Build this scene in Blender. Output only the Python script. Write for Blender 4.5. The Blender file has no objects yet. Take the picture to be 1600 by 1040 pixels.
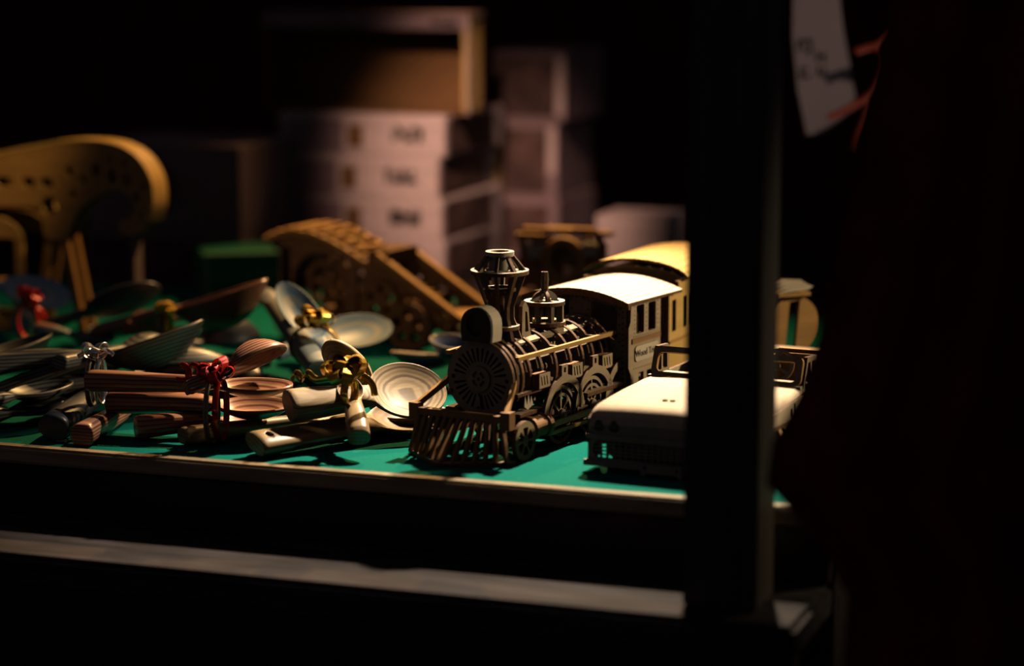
import bpy, bmesh, math, random
from mathutils import Vector, Matrix
from mathutils.geometry import tessellate_polygon
random.seed(7)
SC = bpy.context.scene
COL = SC.collection
R = math.radians
# ------------------------------------------------------------------ camera
F, CH, PITCH = 3778.0, 0.383, R(9.3)
cam = bpy.data.cameras.new('camera')
cam.lens = 85.0; cam.sensor_width = 36.0; cam.clip_start = 0.05; cam.clip_end = 50
cam.dof.use_dof = True; cam.dof.focus_distance = 1.86; cam.dof.aperture_fstop = 2.4
cam.dof.aperture_blades = 9
camo = bpy.data.objects.new('camera', cam); COL.objects.link(camo)
camo.location = (0, 0, CH); camo.rotation_euler = (R(90) - PITCH, 0, 0)
SC.camera = camo
# ------------------------------------------------------------------ world, lamps, exposure
W = bpy.data.worlds.new('world'); SC.world = W; W.use_nodes = True
W.node_tree.nodes['Background'].inputs[0].default_value = (0.55, 0.47, 0.58, 1)
W.node_tree.nodes['Background'].inputs[1].default_value = 0.03
def spot(name, loc, aim, power, color, size, blend, radius):
    l = bpy.data.lights.new(name, 'SPOT'); l.energy = power; l.color = color
    l.spot_size = R(size); l.spot_blend = blend; l.shadow_soft_size = radius
    o = bpy.data.objects.new(name, l); COL.objects.link(o); o.location = loc
    o.rotation_euler = (Vector(aim) - Vector(loc)).to_track_quat('-Z', 'Y').to_euler()
    return o
spot('stall_lamp', (0.20, 2.24, 0.68), (-0.02, 1.74, 0.0), 72.0, (1.0, 0.82, 0.60), 48, 1.0, 0.012)
spot('warm_back_lamp', (0.12, 2.95, 0.95), (-0.10, 2.26, 0.10), 64.0, (1.0, 0.56, 0.20), 50, 1.0, 0.02)
spot('box_lamp', (-0.15, 1.95, 0.68), (-0.02, 2.72, 0.12), 40.0, (1.0, 0.62, 0.48), 25, 1.0, 0.02)
spot('crane_fill', (-0.30, 1.98, 0.78), (-0.52, 2.36, 0.20), 9, (1.0, 0.66, 0.26), 19, 1.0, 0.02)  # added narrow spot that brightens the crane's face
spot('side_lamp', (1.0, 2.0, 0.42), (0.10, 1.84, 0.06), 20.0, (1.0, 0.80, 0.50), 44, 0.9, 0.03)
spot('truck_fill', (-0.45, 1.60, 0.75), (-0.17, 2.26, 0.07), 2.0, (1.0, 0.66, 0.42), 18, 1.0, 0.03)  # added fill spot, stands in for bounce on the truck's side
spot('tag_fill', (1.0, 1.0, 1.15), (0.33, 2.38, 0.27), 13.0, (1.0, 0.72, 0.62), 12, 1.0, 0.05)  # added narrow spot that only brightens the hanging tag
SC.view_settings.view_transform = 'Standard'; SC.view_settings.look = 'None'
SC.view_settings.gamma = 1.0; SC.view_settings.use_curve_mapping = False
SC.view_settings.exposure = 0.0
SC.cycles.use_denoising = True
SC.cycles.max_bounces = 5; SC.cycles.diffuse_bounces = 0
SC.cycles.sample_clamp_indirect = 3.0
# ------------------------------------------------------------------ from a pixel of the 1600x1040 frame to a point of the place
_c, _s = math.cos(PITCH), math.sin(PITCH)
def ray(px, py):
    a = (px - 800) / F; b = -(py - 520) / F
    return Vector((a, _c + b * _s, -_s + b * _c))
def U(px, py, z=0.0):
    d = ray(px, py); t = (z - CH) / d.z
    return Vector((d.x * t, d.y * t, z))
def D(px, py, y):
    d = ray(px, py); t = y / d.y
    return Vector((d.x * t, y, CH + d.z * t))
# ------------------------------------------------------------------ materials
def nodes(m):
    m.use_nodes = True; nt = m.node_tree
    return nt, nt.nodes['Principled BSDF']
def pmat(name, col, rough=0.6, metal=0.0, spec=0.5, noise=0.0, nscale=40, bump=0.0, stretch=(1, 1, 1), coat=0.0):
    m = bpy.data.materials.new(name); nt, b = nodes(m)
    b.inputs['Base Color'].default_value = (*col, 1); b.inputs['Roughness'].default_value = rough
    b.inputs['Metallic'].default_value = metal; b.inputs['Specular IOR Level'].default_value = spec
    b.inputs['Coat Weight'].default_value = coat
    if noise or bump:
        tc = nt.nodes.new('ShaderNodeTexCoord'); mp = nt.nodes.new('ShaderNodeMapping')
        mp.inputs['Scale'].default_value = stretch
        nz = nt.nodes.new('ShaderNodeTexNoise'); nz.inputs['Scale'].default_value = nscale; nz.inputs['Detail'].default_value = 5
        nt.links.new(tc.outputs['Object'], mp.inputs[0]); nt.links.new(mp.outputs[0], nz.inputs['Vector'])
        if noise:
            cr = nt.nodes.new('ShaderNodeValToRGB')
            lo = [max(0, c * (1 - noise)) for c in col]; hi = [min(1, c * (1 + noise)) for c in col]
            cr.color_ramp.elements[0].position = 0.3; cr.color_ramp.elements[1].position = 0.7
            cr.color_ramp.elements[0].color = (*lo, 1); cr.color_ramp.elements[1].color = (*hi, 1)
            nt.links.new(nz.outputs[0], cr.inputs[0]); nt.links.new(cr.outputs[0], b.inputs['Base Color'])
        if bump:
            bp = nt.nodes.new('ShaderNodeBump'); bp.inputs['Strength'].default_value = bump; bp.inputs['Distance'].default_value = 0.001
            nt.links.new(nz.outputs[0], bp.inputs['Height']); nt.links.new(bp.outputs[0], b.inputs['Normal'])
    return m
def laminate(name, cols, pitch=0.0016, rough=0.33, warp=0.0015, coat=0.1):
    """layers of dyed veneer glued flat: colour by height through the blank, cut open by the carved shape"""
    m = bpy.data.materials.new(name); nt, b = nodes(m); n = nt.nodes; L = nt.links.new
    tc = n.new('ShaderNodeTexCoord'); sx = n.new('ShaderNodeSeparateXYZ'); nz = n.new('ShaderNodeTexNoise')
    nz.inputs['Scale'].default_value = 18; nz.inputs['Detail'].default_value = 2
    L(tc.outputs['Object'], sx.inputs[0]); L(tc.outputs['Object'], nz.inputs['Vector'])
    w = n.new('ShaderNodeMath'); w.operation = 'MULTIPLY_ADD'; w.inputs[1].default_value = warp * 2
    L(nz.outputs[0], w.inputs[0]); L(sx.outputs['Z'], w.inputs[2])
    d = n.new('ShaderNodeMath'); d.operation = 'DIVIDE'; d.inputs[1].default_value = pitch * len(cols); L(w.outputs[0], d.inputs[0])
    f = n.new('ShaderNodeMath'); f.operation = 'FRACT'; L(d.outputs[0], f.inputs[0])
    cr = n.new('ShaderNodeValToRGB'); e = cr.color_ramp.elements
    k = len(cols); e[0].position = 0; e[0].color = (*cols[0], 1); e[1].position = 0.72 / k; e[1].color = (*cols[0], 1)
    for i in range(1, k):
        q = e.new(i / k + 0.02 / k); q.color = (*cols[i], 1)
        q = e.new((i + 0.72) / k); q.color = (*cols[i], 1)
    q = e.new(1.0); q.color = (*cols[0], 1)
    L(f.outputs[0], cr.inputs[0])
    g = n.new('ShaderNodeTexNoise'); g.inputs['Scale'].default_value = 60; g.inputs['Detail'].default_value = 6
    mp = n.new('ShaderNodeMapping'); mp.inputs['Scale'].default_value = (0.6, 9, 9); L(tc.outputs['Object'], mp.inputs[0]); L(mp.outputs[0], g.inputs['Vector'])
    mx = n.new('ShaderNodeMix'); mx.data_type = 'RGBA'; mx.blend_type = 'MULTIPLY'; mx.inputs[0].default_value = 0.45
    L(cr.outputs[0], mx.inputs[6]); L(g.outputs[0], mx.inputs[7]); 
    br = n.new('ShaderNodeMix'); br.data_type = 'RGBA'; br.blend_type = 'MULTIPLY'; br.inputs[0].default_value = 1
    br.inputs[7].default_value = (1.25, 1.25, 1.25, 1); L(mx.outputs[2], br.inputs[6]); L(br.outputs[2], b.inputs['Base Color'])
    b.inputs['Roughness'].default_value = rough; b.inputs['Coat Weight'].default_value = coat; b.inputs['Coat Roughness'].default_value = 0.3
    return m
M = {}
M['ply'] = pmat('birch_plywood', (0.56, 0.41, 0.26), 0.7, 0, 0.25, 0.16, 90, 0.1, (0.25, 2, 2))
M['ply_pale'] = pmat('pale_birch_plywood', (0.80, 0.66, 0.48), 0.68, 0, 0.25, 0.08, 90, 0.1, (0.2, 2, 2))
M['burnt'] = pmat('laser_burnt_edge', (0.17, 0.075, 0.028), 0.65, 0, 0.3, 0.35, 200)
M['char'] = pmat('charred_dark_ply', (0.10, 0.075, 0.06), 0.7, 0, 0.3, 0.2, 150)
M['ply_gold'] = pmat('lamp_yellow_plywood', (0.82, 0.50, 0.15), 0.6, 0, 0.3, 0.10, 70, 0.1, (0.2, 2, 2))  # warm lamp's yellow put into the wood of coach and crane tops
M['ply_honey'] = pmat('honey_plywood', (0.62, 0.32, 0.10), 0.65, 0, 0.3, 0.15, 70, 0.1, (0.3, 2, 2))
M['ply_brown'] = pmat('brown_plywood', (0.38, 0.19, 0.08), 0.65, 0, 0.3, 0.18, 70, 0.1, (0.3, 2, 2))
M['dowel'] = pmat('golden_dowel_wood', (0.60, 0.33, 0.10), 0.5, 0, 0.4, 0.15, 90)
M['black'] = pmat('black_painted_ply', (0.012, 0.012, 0.014), 0.6, 0, 0.3, 0.2, 90)
M['hole'] = pmat('dark_engraving', (0.03, 0.017, 0.010), 0.9)
M['car'] = pmat('cream_car_plywood', (0.80, 0.62, 0.44), 0.7, 0, 0.25, 0.06, 80, 0.1, (0.2, 2, 2))
M['car_front'] = pmat('shaded_front_plywood', (0.40, 0.34, 0.30), 0.7, 0, 0.3, 0.1, 80)  # the car's cream wood with its front's shade put into the colour
M['felt'] = pmat('green_felt', (0.0, 0.205, 0.155), 0.95, 0, 0.1, 0.22, 900, 0.6)
M['stall'] = pmat('dark_stained_wood', (0.020, 0.012, 0.008), 0.5, 0, 0.4, 0.4, 30, 0.3, (0.3, 6, 6))
M['stall_face'] = pmat('blackened_wood', (0.010, 0.008, 0.008), 0.6, 0, 0.3, 0.4, 30, 0.3, (6, 6, 0.3))
M['post'] = pmat('dark_brown_post', (0.060, 0.042, 0.028), 0.55, 0, 0.4, 0.4, 30, 0.3, (6, 6, 0.3))
M['strip'] = pmat('worn_brass_brown_strip', (0.42, 0.30, 0.17), 0.42, 0, 0.6, 0.45, 26, 0.2, (0.5, 5, 5), 0.2)
M['ledge'] = pmat('worn_varnished_ledge', (0.055, 0.045, 0.045), 0.8, 0, 0.1, 0.5, 34, 0.35, (0.4, 2.2, 3))
M['red_cloth'] = pmat('dark_red_cloth', (0.30, 0.02, 0.04), 0.9, 0, 0.2, 0.3, 30)
M['wall'] = pmat('deep_red_backdrop', (0.09, 0.010, 0.008), 0.95, 0, 0.1, 0.3, 12)
M['floor'] = pmat('black_ground', (0.02, 0.018, 0.018), 0.9, 0, 0.2, 0.3, 6)
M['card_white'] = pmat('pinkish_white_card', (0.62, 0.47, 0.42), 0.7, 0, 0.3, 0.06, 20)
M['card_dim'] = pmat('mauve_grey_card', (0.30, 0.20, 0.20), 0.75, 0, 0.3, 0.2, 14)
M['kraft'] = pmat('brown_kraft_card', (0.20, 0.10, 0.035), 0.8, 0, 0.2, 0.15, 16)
M['kraft_yellow'] = pmat('yellow_and_lit_kraft', (0.62, 0.40, 0.14), 0.75, 0, 0.2, 0.08, 16)
M['print'] = pmat('dark_box_print', (0.10, 0.055, 0.045), 0.6, 0, 0.3, 0.7, 22)
M['ink'] = pmat('dark_ink', (0.02, 0.018, 0.012), 0.7)
M['paper'] = pmat('white_tag_paper', (0.62, 0.52, 0.48), 0.8, 0, 0.2, 0.05, 20)
M['green_card'] = pmat('green_box_card', (0.02, 0.22, 0.10), 0.7, 0, 0.3, 0.2, 20)
M['green_pale'] = pmat('pale_green_edge', (0.22, 0.36, 0.24), 0.7)
M['red_foil'] = pmat('red_foil_ribbon', (0.80, 0.02, 0.02), 0.28, 0.1, 0.6)
M['red_satin'] = pmat('red_satin_ribbon', (0.75, 0.13, 0.06), 0.45, 0, 0.5)
M['gold_foil'] = pmat('gold_foil_ribbon', (0.90, 0.50, 0.06), 0.26, 0.5, 0.6)
M['silver_foil'] = pmat('silver_foil_ribbon', (0.75, 0.76, 0.80), 0.18, 0.8, 0.6)
M['twine'] = pmat('jute_twine', (0.50, 0.38, 0.22), 0.9, 0, 0.1, 0.3, 400)
M['lam_copper'] = laminate('copper_brown_laminate', [(0.64, 0.25, 0.12), (0.26, 0.08, 0.04), (0.74, 0.36, 0.19)], 0.0011)
M['lam_rose'] = laminate('rose_brown_laminate', [(0.62, 0.30, 0.18), (0.24, 0.08, 0.05)], 0.0012)
M['lam_walnut'] = laminate('walnut_laminate', [(0.46, 0.30, 0.14), (0.34, 0.21, 0.10), (0.50, 0.33, 0.16)], 0.0011, 0.38)
M['lam_pale'] = laminate('pale_ringed_laminate', [(0.66, 0.46, 0.24), (0.50, 0.33, 0.16), (0.68, 0.48, 0.28), (0.25, 0.15, 0.07)], 0.0006, 0.6)
M['lam_black'] = laminate('black_grey_laminate', [(0.030, 0.030, 0.032), (0.012, 0.012, 0.014), (0.11, 0.105, 0.09)], 0.0010, 0.4)
M['lam_grey'] = laminate('grey_black_laminate', [(0.26, 0.25, 0.22), (0.06, 0.06, 0.06)], 0.0014, 0.4)
M['lam_blue'] = laminate('blue_grey_laminate', [(0.26, 0.44, 0.60), (0.40, 0.53, 0.63), (0.10, 0.32, 0.56), (0.50, 0.55, 0.54)], 0.0012, 0.5)
M['lam_teal'] = laminate('teal_laminate', [(0.10, 0.40, 0.44), (0.50, 0.55, 0.50), (0.18, 0.34, 0.40)], 0.0030, 0.45)
M['lam_olive'] = laminate('olive_grey_laminate', [(0.26, 0.27, 0.22), (0.32, 0.32, 0.28), (0.20, 0.22, 0.24)], 0.0025, 0.5)
M['lam_navy'] = laminate('navy_dark_laminate', [(0.030, 0.036, 0.060), (0.045, 0.05, 0.07)], 0.002, 0.4)
M['lam_cream_blue'] = laminate('cream_and_blue_laminate', [(0.80, 0.64, 0.46), (0.08, 0.13, 0.34), (0.42, 0.46, 0.62)], 0.0042, 0.4)
M['teal_end'] = pmat('teal_cut_end', (0.05, 0.30, 0.36), 0.5)
M['lam_green'] = laminate('green_grey_laminate', [(0.16, 0.30, 0.24), (0.30, 0.33, 0.30), (0.40, 0.16, 0.10)], 0.0035, 0.45)
# ------------------------------------------------------------------ building helpers (shapes in millimetres)
MM = 0.001
def mk(name, bm, mats, parent=None, loc=None, smooth=False):
    """link one mesh; its shape is in mm, its origin in metres"""
    bmesh.ops.scale(bm, vec=(MM, MM, MM), verts=bm.verts)
    bmesh.ops.recalc_face_normals(bm, faces=bm.faces)
    me = bpy.data.meshes.new(name); bm.to_mesh(me); bm.free()
    if not isinstance(mats, (list, tuple)): mats = [mats]
    for m in mats: me.materials.append(M[m])
    if smooth:
        for p in me.polygons: p.use_smooth = True
    o = bpy.data.objects.new(name, me); COL.objects.link(o)
    if parent: o.parent = parent
    if loc is not None: o.location = loc
    return o
def tag(o, label=None, cat=None, group=None, kind=None):
    if label: o['label'] = label
    if cat: o['category'] = cat
    if group: o['group'] = group
    if kind: o['kind'] = kind
    return o
def thing(name, label, cat, loc, rz=0.0, group=None):
    o = bpy.data.objects.new(name, None); COL.objects.link(o); o.empty_display_size = 0.02
    o.location = loc; o.rotation_euler = (0, 0, rz)
    return tag(o, label, cat, group)
def B(): return bmesh.new()
def T(x, y, z): return Matrix.Translation((x, y, z))
def frame(o, u, v):
    u = Vector(u).normalized(); v = Vector(v).normalized(); w = u.cross(v)
    m = Matrix((u, v, w)).transposed().to_4x4(); m.translation = Vector(o); return m
def XZ(y, x=0, z=0): return frame((x, y, z), (1, 0, 0), (0, 0, 1))
def YZ(x, y=0, z=0): return frame((x, y, z), (0, 1, 0), (0, 0, 1))
def XY(z, x=0, y=0): return T(x, y, z)
def box(bm, x0, x1, y0, y1, z0, z1, mtx=None, mi=0):
    vs = [bm.verts.new(Vector((x, y, z)) if mtx is None else mtx @ Vector((x, y, z))) for x in (x0, x1) for y in (y0, y1) for z in (z0, z1)]
    for q in ((0, 1, 3, 2), (4, 6, 7, 5), (0, 4, 5, 1), (2, 3, 7, 6), (0, 2, 6, 4), (1, 5, 7, 3)):
        f = bm.faces.new([vs[i] for i in q]); f.material_index = mi
def bar(bm, a, b, w, h, up=(0, 0, 1), mi=0):
    a, b = Vector(a), Vector(b); d = b - a
    s = d.cross(Vector(up)); s.normalize(); n = s.cross(d).normalized()
    m = Matrix((d.normalized(), s, n)).transposed().to_4x4(); m.translation = a
    box(bm, 0, d.length, -w / 2, w / 2, -h / 2, h / 2, m, mi)
def circ(cx, cy, r, n=24, a0=0.0): return [(cx + r * math.cos(a0 + 2 * math.pi * i / n), cy + r * math.sin(a0 + 2 * math.pi * i / n)) for i in range(n)]
def rc(x0, y0, x1, y1): return [(x0, y0), (x1, y0), (x1, y1), (x0, y1)]
def rrc(x0, y0, x1, y1, r, n=4):
    o = []
    for cx, cy, a in ((x1 - r, y0 + r, -90), (x1 - r, y1 - r, 0), (x0 + r, y1 - r, 90), (x0 + r, y0 + r, 180)):
        for i in range(n + 1):
            t = R(a + 90 * i / n); o.append((cx + r * math.cos(t), cy + r * math.sin(t)))
    return o
def arcslot(cx, cy, r0, r1, a0, a1, n=8):
    a0, a1 = R(a0), R(a1)
    o = [(cx + r1 * math.cos(a0 + (a1 - a0) * i / n), cy + r1 * math.sin(a0 + (a1 - a0) * i / n)) for i in range(n + 1)]
    return o + [(cx + r0 * math.cos(a1 - (a1 - a0) * i / n), cy + r0 * math.sin(a1 - (a1 - a0) * i / n)) for i in range(n + 1)]
def gear(cx, cy, r, teeth, dep):
    o = []
    for i in range(teeth):
        for f, rr in ((0.0, r - dep), (0.28, r - dep), (0.42, r), (0.78, r), (0.95, r - dep)):
            a = 2 * math.pi * (i + f) / teeth; o.append((cx + rr * math.cos(a), cy + rr * math.sin(a)))
    return o
def plate(bm, outer, holes, t, mtx, fm=0, em=1):
    """a laser-cut board: outline with holes, thickness t about the plane of mtx; cut edges take material em"""
    loops = [outer] + list(holes)
    tris = tessellate_polygon([[Vector((x, y, 0)) for x, y in l] for l in loops])
    flat = [p for l in loops for p in l]
    top = [bm.verts.new(mtx @ Vector((x, y, t / 2))) for x, y in flat]
    bot = [bm.verts.new(mtx @ Vector((x, y, -t / 2))) for x, y in flat]
    for a, b, c in tris:
        for vs, rev in ((top, 0), (bot, 1)):
            p = [flat[a], flat[b], flat[c]]
            ar = (p[1][0] - p[0][0]) * (p[2][1] - p[0][1]) - (p[2][0] - p[0][0]) * (p[1][1] - p[0][1])
            if abs(ar) < 1e-9: continue
            q = (a, b, c) if (ar > 0) != bool(rev) else (a, c, b)
            try: bm.faces.new([vs[i] for i in q]).material_index = fm
            except ValueError: pass
    k = 0
    for l in loops:
        n = len(l)
        for i in range(n):
            j = (i + 1) % n
            try: bm.faces.new([bot[k + i], bot[k + j], top[k + j], top[k + i]]).material_index = em
            except ValueError: pass
        k += n
def lathe(bm, prof, mtx=None, n=24, mi=0):
    mtx = mtx or Matrix(); rings = []
    for r, z in prof: rings.append([bm.verts.new(mtx @ Vector((r * math.cos(2 * math.pi * i / n), r * math.sin(2 * math.pi * i / n), z))) for i in range(n)])
    for a, b in zip(rings, rings[1:]):
        for i in range(n):
            j = (i + 1) % n; bm.faces.new([a[i], a[j], b[j], b[i]]).material_index = mi
    for rg in (rings[0], rings[-1]): bm.faces.new(rg).material_index = mi
def tube(bm, pts, r, n=8, mi=0, closed=False):
    pts = [Vector(p) for p in pts]; rings = []; m = len(pts); prev = None
    for i, p in enumerate(pts):
        if closed: d = pts[(i + 1) % m] - pts[i - 1]
        else: d = pts[min(i + 1, m - 1)] - pts[max(i - 1, 0)]
        d.normalize()
        u = d.orthogonal() if prev is None else (prev - d * prev.dot(d)); u.normalize(); prev = u
        v = d.cross(u); rr = r[i] if isinstance(r, (list, tuple)) else r
        rings.append([bm.verts.new(p + (u * math.cos(2 * math.pi * k / n) + v * math.sin(2 * math.pi * k / n)) * rr) for k in range(n)])
    for i in range(m if closed else m - 1):
        a, b = rings[i], rings[(i + 1) % m]
        for k in range(n): bm.faces.new([a[k], a[(k + 1) % n], b[(k + 1) % n], b[k]]).material_index = mi
    if not closed:
        bm.faces.new(rings[0]).material_index = mi; bm.faces.new(rings[-1]).material_index = mi
def strip(bm, pts, wid, w, t=0.35, mi=0):
    """a ribbon: thin band of width w (mm) along pts, wid = direction across (vector or list)"""
    pts = [Vector(p) for p in pts]; m = len(pts); rows = []
    for i, p in enumerate(pts):
        d = (pts[min(i + 1, m - 1)] - pts[max(i - 1, 0)]).normalized()
        u = Vector(wid[i] if isinstance(wid, list) else wid); u = (u - d * u.dot(d)).normalized(); n = d.cross(u)
        rows.append([bm.verts.new(p + u * a * w / 2 + n * b * t / 2) for a, b in ((-1, -1), (1, -1), (1, 1), (-1, 1))])
    for a, b in zip(rows, rows[1:]):
        for k in range(4): bm.faces.new([a[k], a[(k + 1) % 4], b[(k + 1) % 4], b[k]]).material_index = mi
    bm.faces.new(rows[0]); bm.faces.new(rows[-1])
def pm(name, parent, mats, *plates):
    """one part made of plates: each (outer, holes, thickness, matrix)"""
    bm = B()
    for p in plates: plate(bm, *p)
    return mk(name, bm, mats, parent)
def copy_part(o, parent, dx=0, dy=0, dz=0, flipy=False):
    c = o.copy(); COL.objects.link(c); c.parent = parent
    c.location = o.location + Vector((dx, dy, dz)) * MM
    if flipy: c.scale = (1, -1, 1)
    return c
PB = ('ply', 'burnt')
# ------------------------------------------------------------------ the setting
TY = R(-19.37)
TO = Vector((0.1163, 1.6244, 0.0))            # front right corner of the felt, where the strip meets the post
TE = Vector((math.cos(TY), math.sin(TY), 0)); TN = Vector((-math.sin(TY), math.cos(TY), 0))
def tab(u, v, z=0.0): return TO + TE * u + TN * v + Vector((0, 0, z))
# floor and backdrop
bm = B(); box(bm, -4000, 4000, -1500, 5500, -960, -950); tag(mk('floor', bm, 'floor'), kind='structure')
def folds(bm, x0, x1, z0, z1, y, amp, wave, n=160, rows=8, seed=1):
    rnd = random.Random(seed); ph = [rnd.uniform(0, 6.28) for _ in range(4)]; g = []
    for j in range(rows + 1):
        z = z0 + (z1 - z0) * j / rows; row = []
        for i in range(n + 1):
            x = x0 + (x1 - x0) * i / n; q = x / wave * 6.283
            yy = y + amp * (math.sin(q + ph[0] + 0.3 * j / rows) + 0.5 * math.sin(q * 0.47 + ph[1]) + 0.25 * math.sin(q * 2.3 + ph[2] + j * 0.2))
            row.append((bm.verts.new((x, yy, z)), bm.verts.new((x, yy + 6, z))))
        g.append(row)
    for j in range(rows):
        for i in range(n):
            for k in (0, 1): bm.faces.new([g[j][i][k], g[j][i + 1][k], g[j + 1][i + 1][k], g[j + 1][i][k]])
    for j in (0, rows):
        for i in range(n): bm.faces.new([g[j][i][0], g[j][i + 1][0], g[j][i + 1][1], g[j][i][1]])
    for i in (0, n):
        for j in range(rows): bm.faces.new([g[j][i][0], g[j + 1][i][0], g[j + 1][i][1], g[j][i][1]])
bm = B(); folds(bm, -2200, 2200, -950, 1400, 3500, 22, 130)
tag(mk('wall_back', bm, 'wall', smooth=True), 'deep red gathered cloth backdrop behind the stall', kind='structure')
# the stall itself
st = thing('stall_counter', 'dark wooden market stall counter with raised lip, ledge and black corner post', 'counter', TO, TY)
def stp(name, mat, *boxes, bev=1.5):
    bm = B()
    for b_ in boxes: box(bm, *b_)
    if bev: bmesh.ops.bevel(bm, geom=list(bm.edges), offset=bev, segments=2, affect='EDGES', clamp_overlap=True)
    return mk(name, bm, mat, st)
stp('table_top', 'stall', (-1500, 105, 8, 1300, -24, -2.2))
stp('edge_strip', 'strip', (-1500, 100, -8, 4, -10, 3.2), bev=2)['label'] = 'worn golden brown wooden lip strip'
stp('front_board', 'stall', (-1500, 105, -6, 7, -49.5, -10.2))
stp('ledge', 'ledge', (-1500, 106, -112, 6, -74, -50), bev=4)['label'] = 'worn varnished ledge board'
stp('apron_rail', 'stall_face', (-1500, 100, -96, -66, -104, -74.2))
for i in range(9):
    o_ = stp('plank', 'stall_face', (-1330 + i * 158 , -1330 + i * 158 + 155, -80, -64, -930, -104.3))
    o_.location.y = random.uniform(-0.002, 0.002)
stp('corner_post', 'post', (25.5, 75, -88, -38, -49.8, 900), bev=2)
stp('rear_leg', 'stall_face', (40, 100, 1230, 1290, -948, -24.4))
stp('side_panel', 'stall', (84, 104, 20, 1200, -948, -24.4))
# felt
bm = B()
g = [[bm.verts.new((-1500 + 1600 * i / 40, 6 + 820 * j / 30, random.uniform(-.25, .25))) for i in range(41)] for j in range(31)]
for j in range(30):
    for i in range(40): bm.faces.new([g[j][i], g[j][i + 1], g[j + 1][i + 1], g[j + 1][i]])
r_ = bmesh.ops.extrude_face_region(bm, geom=list(bm.faces))
bmesh.ops.translate(bm, vec=(0, 0, -1.6), verts=[v for v in r_['geom'] if isinstance(v, bmesh.types.BMVert)])
fe = mk('felt_cover', bm, 'felt', loc=TO); fe.rotation_euler = (0, 0, TY)
tag(fe, 'bright green felt cloth covering the top of the stall table', 'felt cloth')
# ------------------------------------------------------------------ steam locomotive (X forward, Y its left side, mm)
lo = thing('steam_locomotive', 'laser-cut plywood steam locomotive kit with slatted cowcatcher and funnel smokestack', 'model train', U(721, 718), 0)
LOCO_YAW = R(-90 - 31); lo.rotation_euler = (0, 0, LOCO_YAW)
t = 3
# cowcatcher
pm('pilot_base', lo, PB, ([(0, -47), (26, -10), (30, -5), (30, 5), (26, 10), (0, 47), (-5, 44), (-2, 40), (21, 8), (22, 0), (21, -8), (-2, -40), (-5, -44)], [], 3, XY(1.8)))
bm = B(); box(bm, -3, 3, -40, 40, 31.5, 36.5); box(bm, -4, 4, -44, -36, 27, 40); box(bm, -4, 4, 36, 44, 27, 40); mk('pilot_beam', bm, 'ply_brown', lo)
for i in range(13):
    yb = -42 + 84 * i / 12; xb = 26 * (1 - abs(yb) / 47) + 1.5; yt = yb * 0.86
    bm = B(); bar(bm, (xb, yb, 3), (1.5, yt, 31.5), 2.6, 4.2, (1, 0, 0)); mk('slat', bm, 'ply_brown', lo)
for s in (-1, 1):
    bm = B(); bar(bm, (0, s * 39, 38), (-33, s * 27, 57), 3, 4.5); mk('strut', bm, 'ply_honey', lo)
# smokebox front
BZ, BX, UP = 57, -28, 4.5
slots = []
for i in range(30):
    a = 360 * i / 30
    if min(abs(a - k) for k in (0, 180, 360)) < 8: continue
    slots.append(arcslot(0, 0, 12.8, 23.2, a - 2.6, a + 2.6, 2))
slots += [circ(23.5, 0, 1.6, 10), circ(-23.5, 0, 1.6, 10)]
pm('smokebox_door', lo, ('ply', 'burnt'), (circ(0, 0, 29, 56), slots, t, YZ(BX, 0, BZ)))
pm('door_hub', lo, ('ply', 'burnt'), (circ(0, 0, 9.6, 32), [arcslot(0, 0, 3.4, 6.0, a + 14, a + 76, 5) for a in (0, 90, 180, 270)] + [circ(0, 0, 1.5, 10)], 2, YZ(BX + 2.6, 0, BZ)))
pm('door_backing', lo, ('char', 'char'), (circ(0, 0, 24, 32), [circ(0, 0, 8, 20)], 1.5, YZ(BX - 6, 0, BZ)))
pm('hub_point', lo, PB, ([(-2, -18), (-0.6, -7), (0.8, -9), (2, -18), (0.6, -16)], [], 2, YZ(BX + 3, 0, BZ - 4)))
# boiler rings
for x, Ro, Ri in ((-33, 29.5, 24), (-41, 29.5, 23), (-52, 29.5, 23), (-70, 29, 21), (-92, 29, 21), (-114, 29, 20), (-134, 28.5, 20), (-150, 28.5, 19), (-164, 29, 19), (-173, 30, 19)):
    sl = [arcslot(0, 0, Ro - 4.2, Ro - 2.2, a, a + 30, 5) for a in (8, 52, 98, 142)]
    pm('boiler_ring', lo, PB, (arcslot(0, 0, Ri, Ro, -35, 215, 34), sl, 3, YZ(x, 0, BZ)))
for a in (-18, 30, 62, 90, 118, 150, 198):
    r = 26.5; bm = B(); y, z = r * math.cos(R(a)), BZ + r * math.sin(R(a))
    bar(bm, (-28, y, z), (-172, y, z), 2.4, 5, (0, -math.sin(R(a)), math.cos(R(a))) if abs(math.cos(R(a))) < .99 else (0, 1, 0)); mk('boiler_stay', bm, 'ply', lo)
for s in (-1, 1):
    bm = B(); bar(bm, (-29, s * 30.5, BZ + 17), (-176, s * 33, BZ + 17), 3.2, 3.2); mk('handrail', bm, 'dowel', lo)
    for x in (-40, -92, -150):
        bm = B(); box(bm, x - 1.5, x + 1.5, s * 26 - 4, s * 26 + 4, BZ + 15, BZ + 18); mk('rail_bracket', bm, 'ply', lo)
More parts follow.
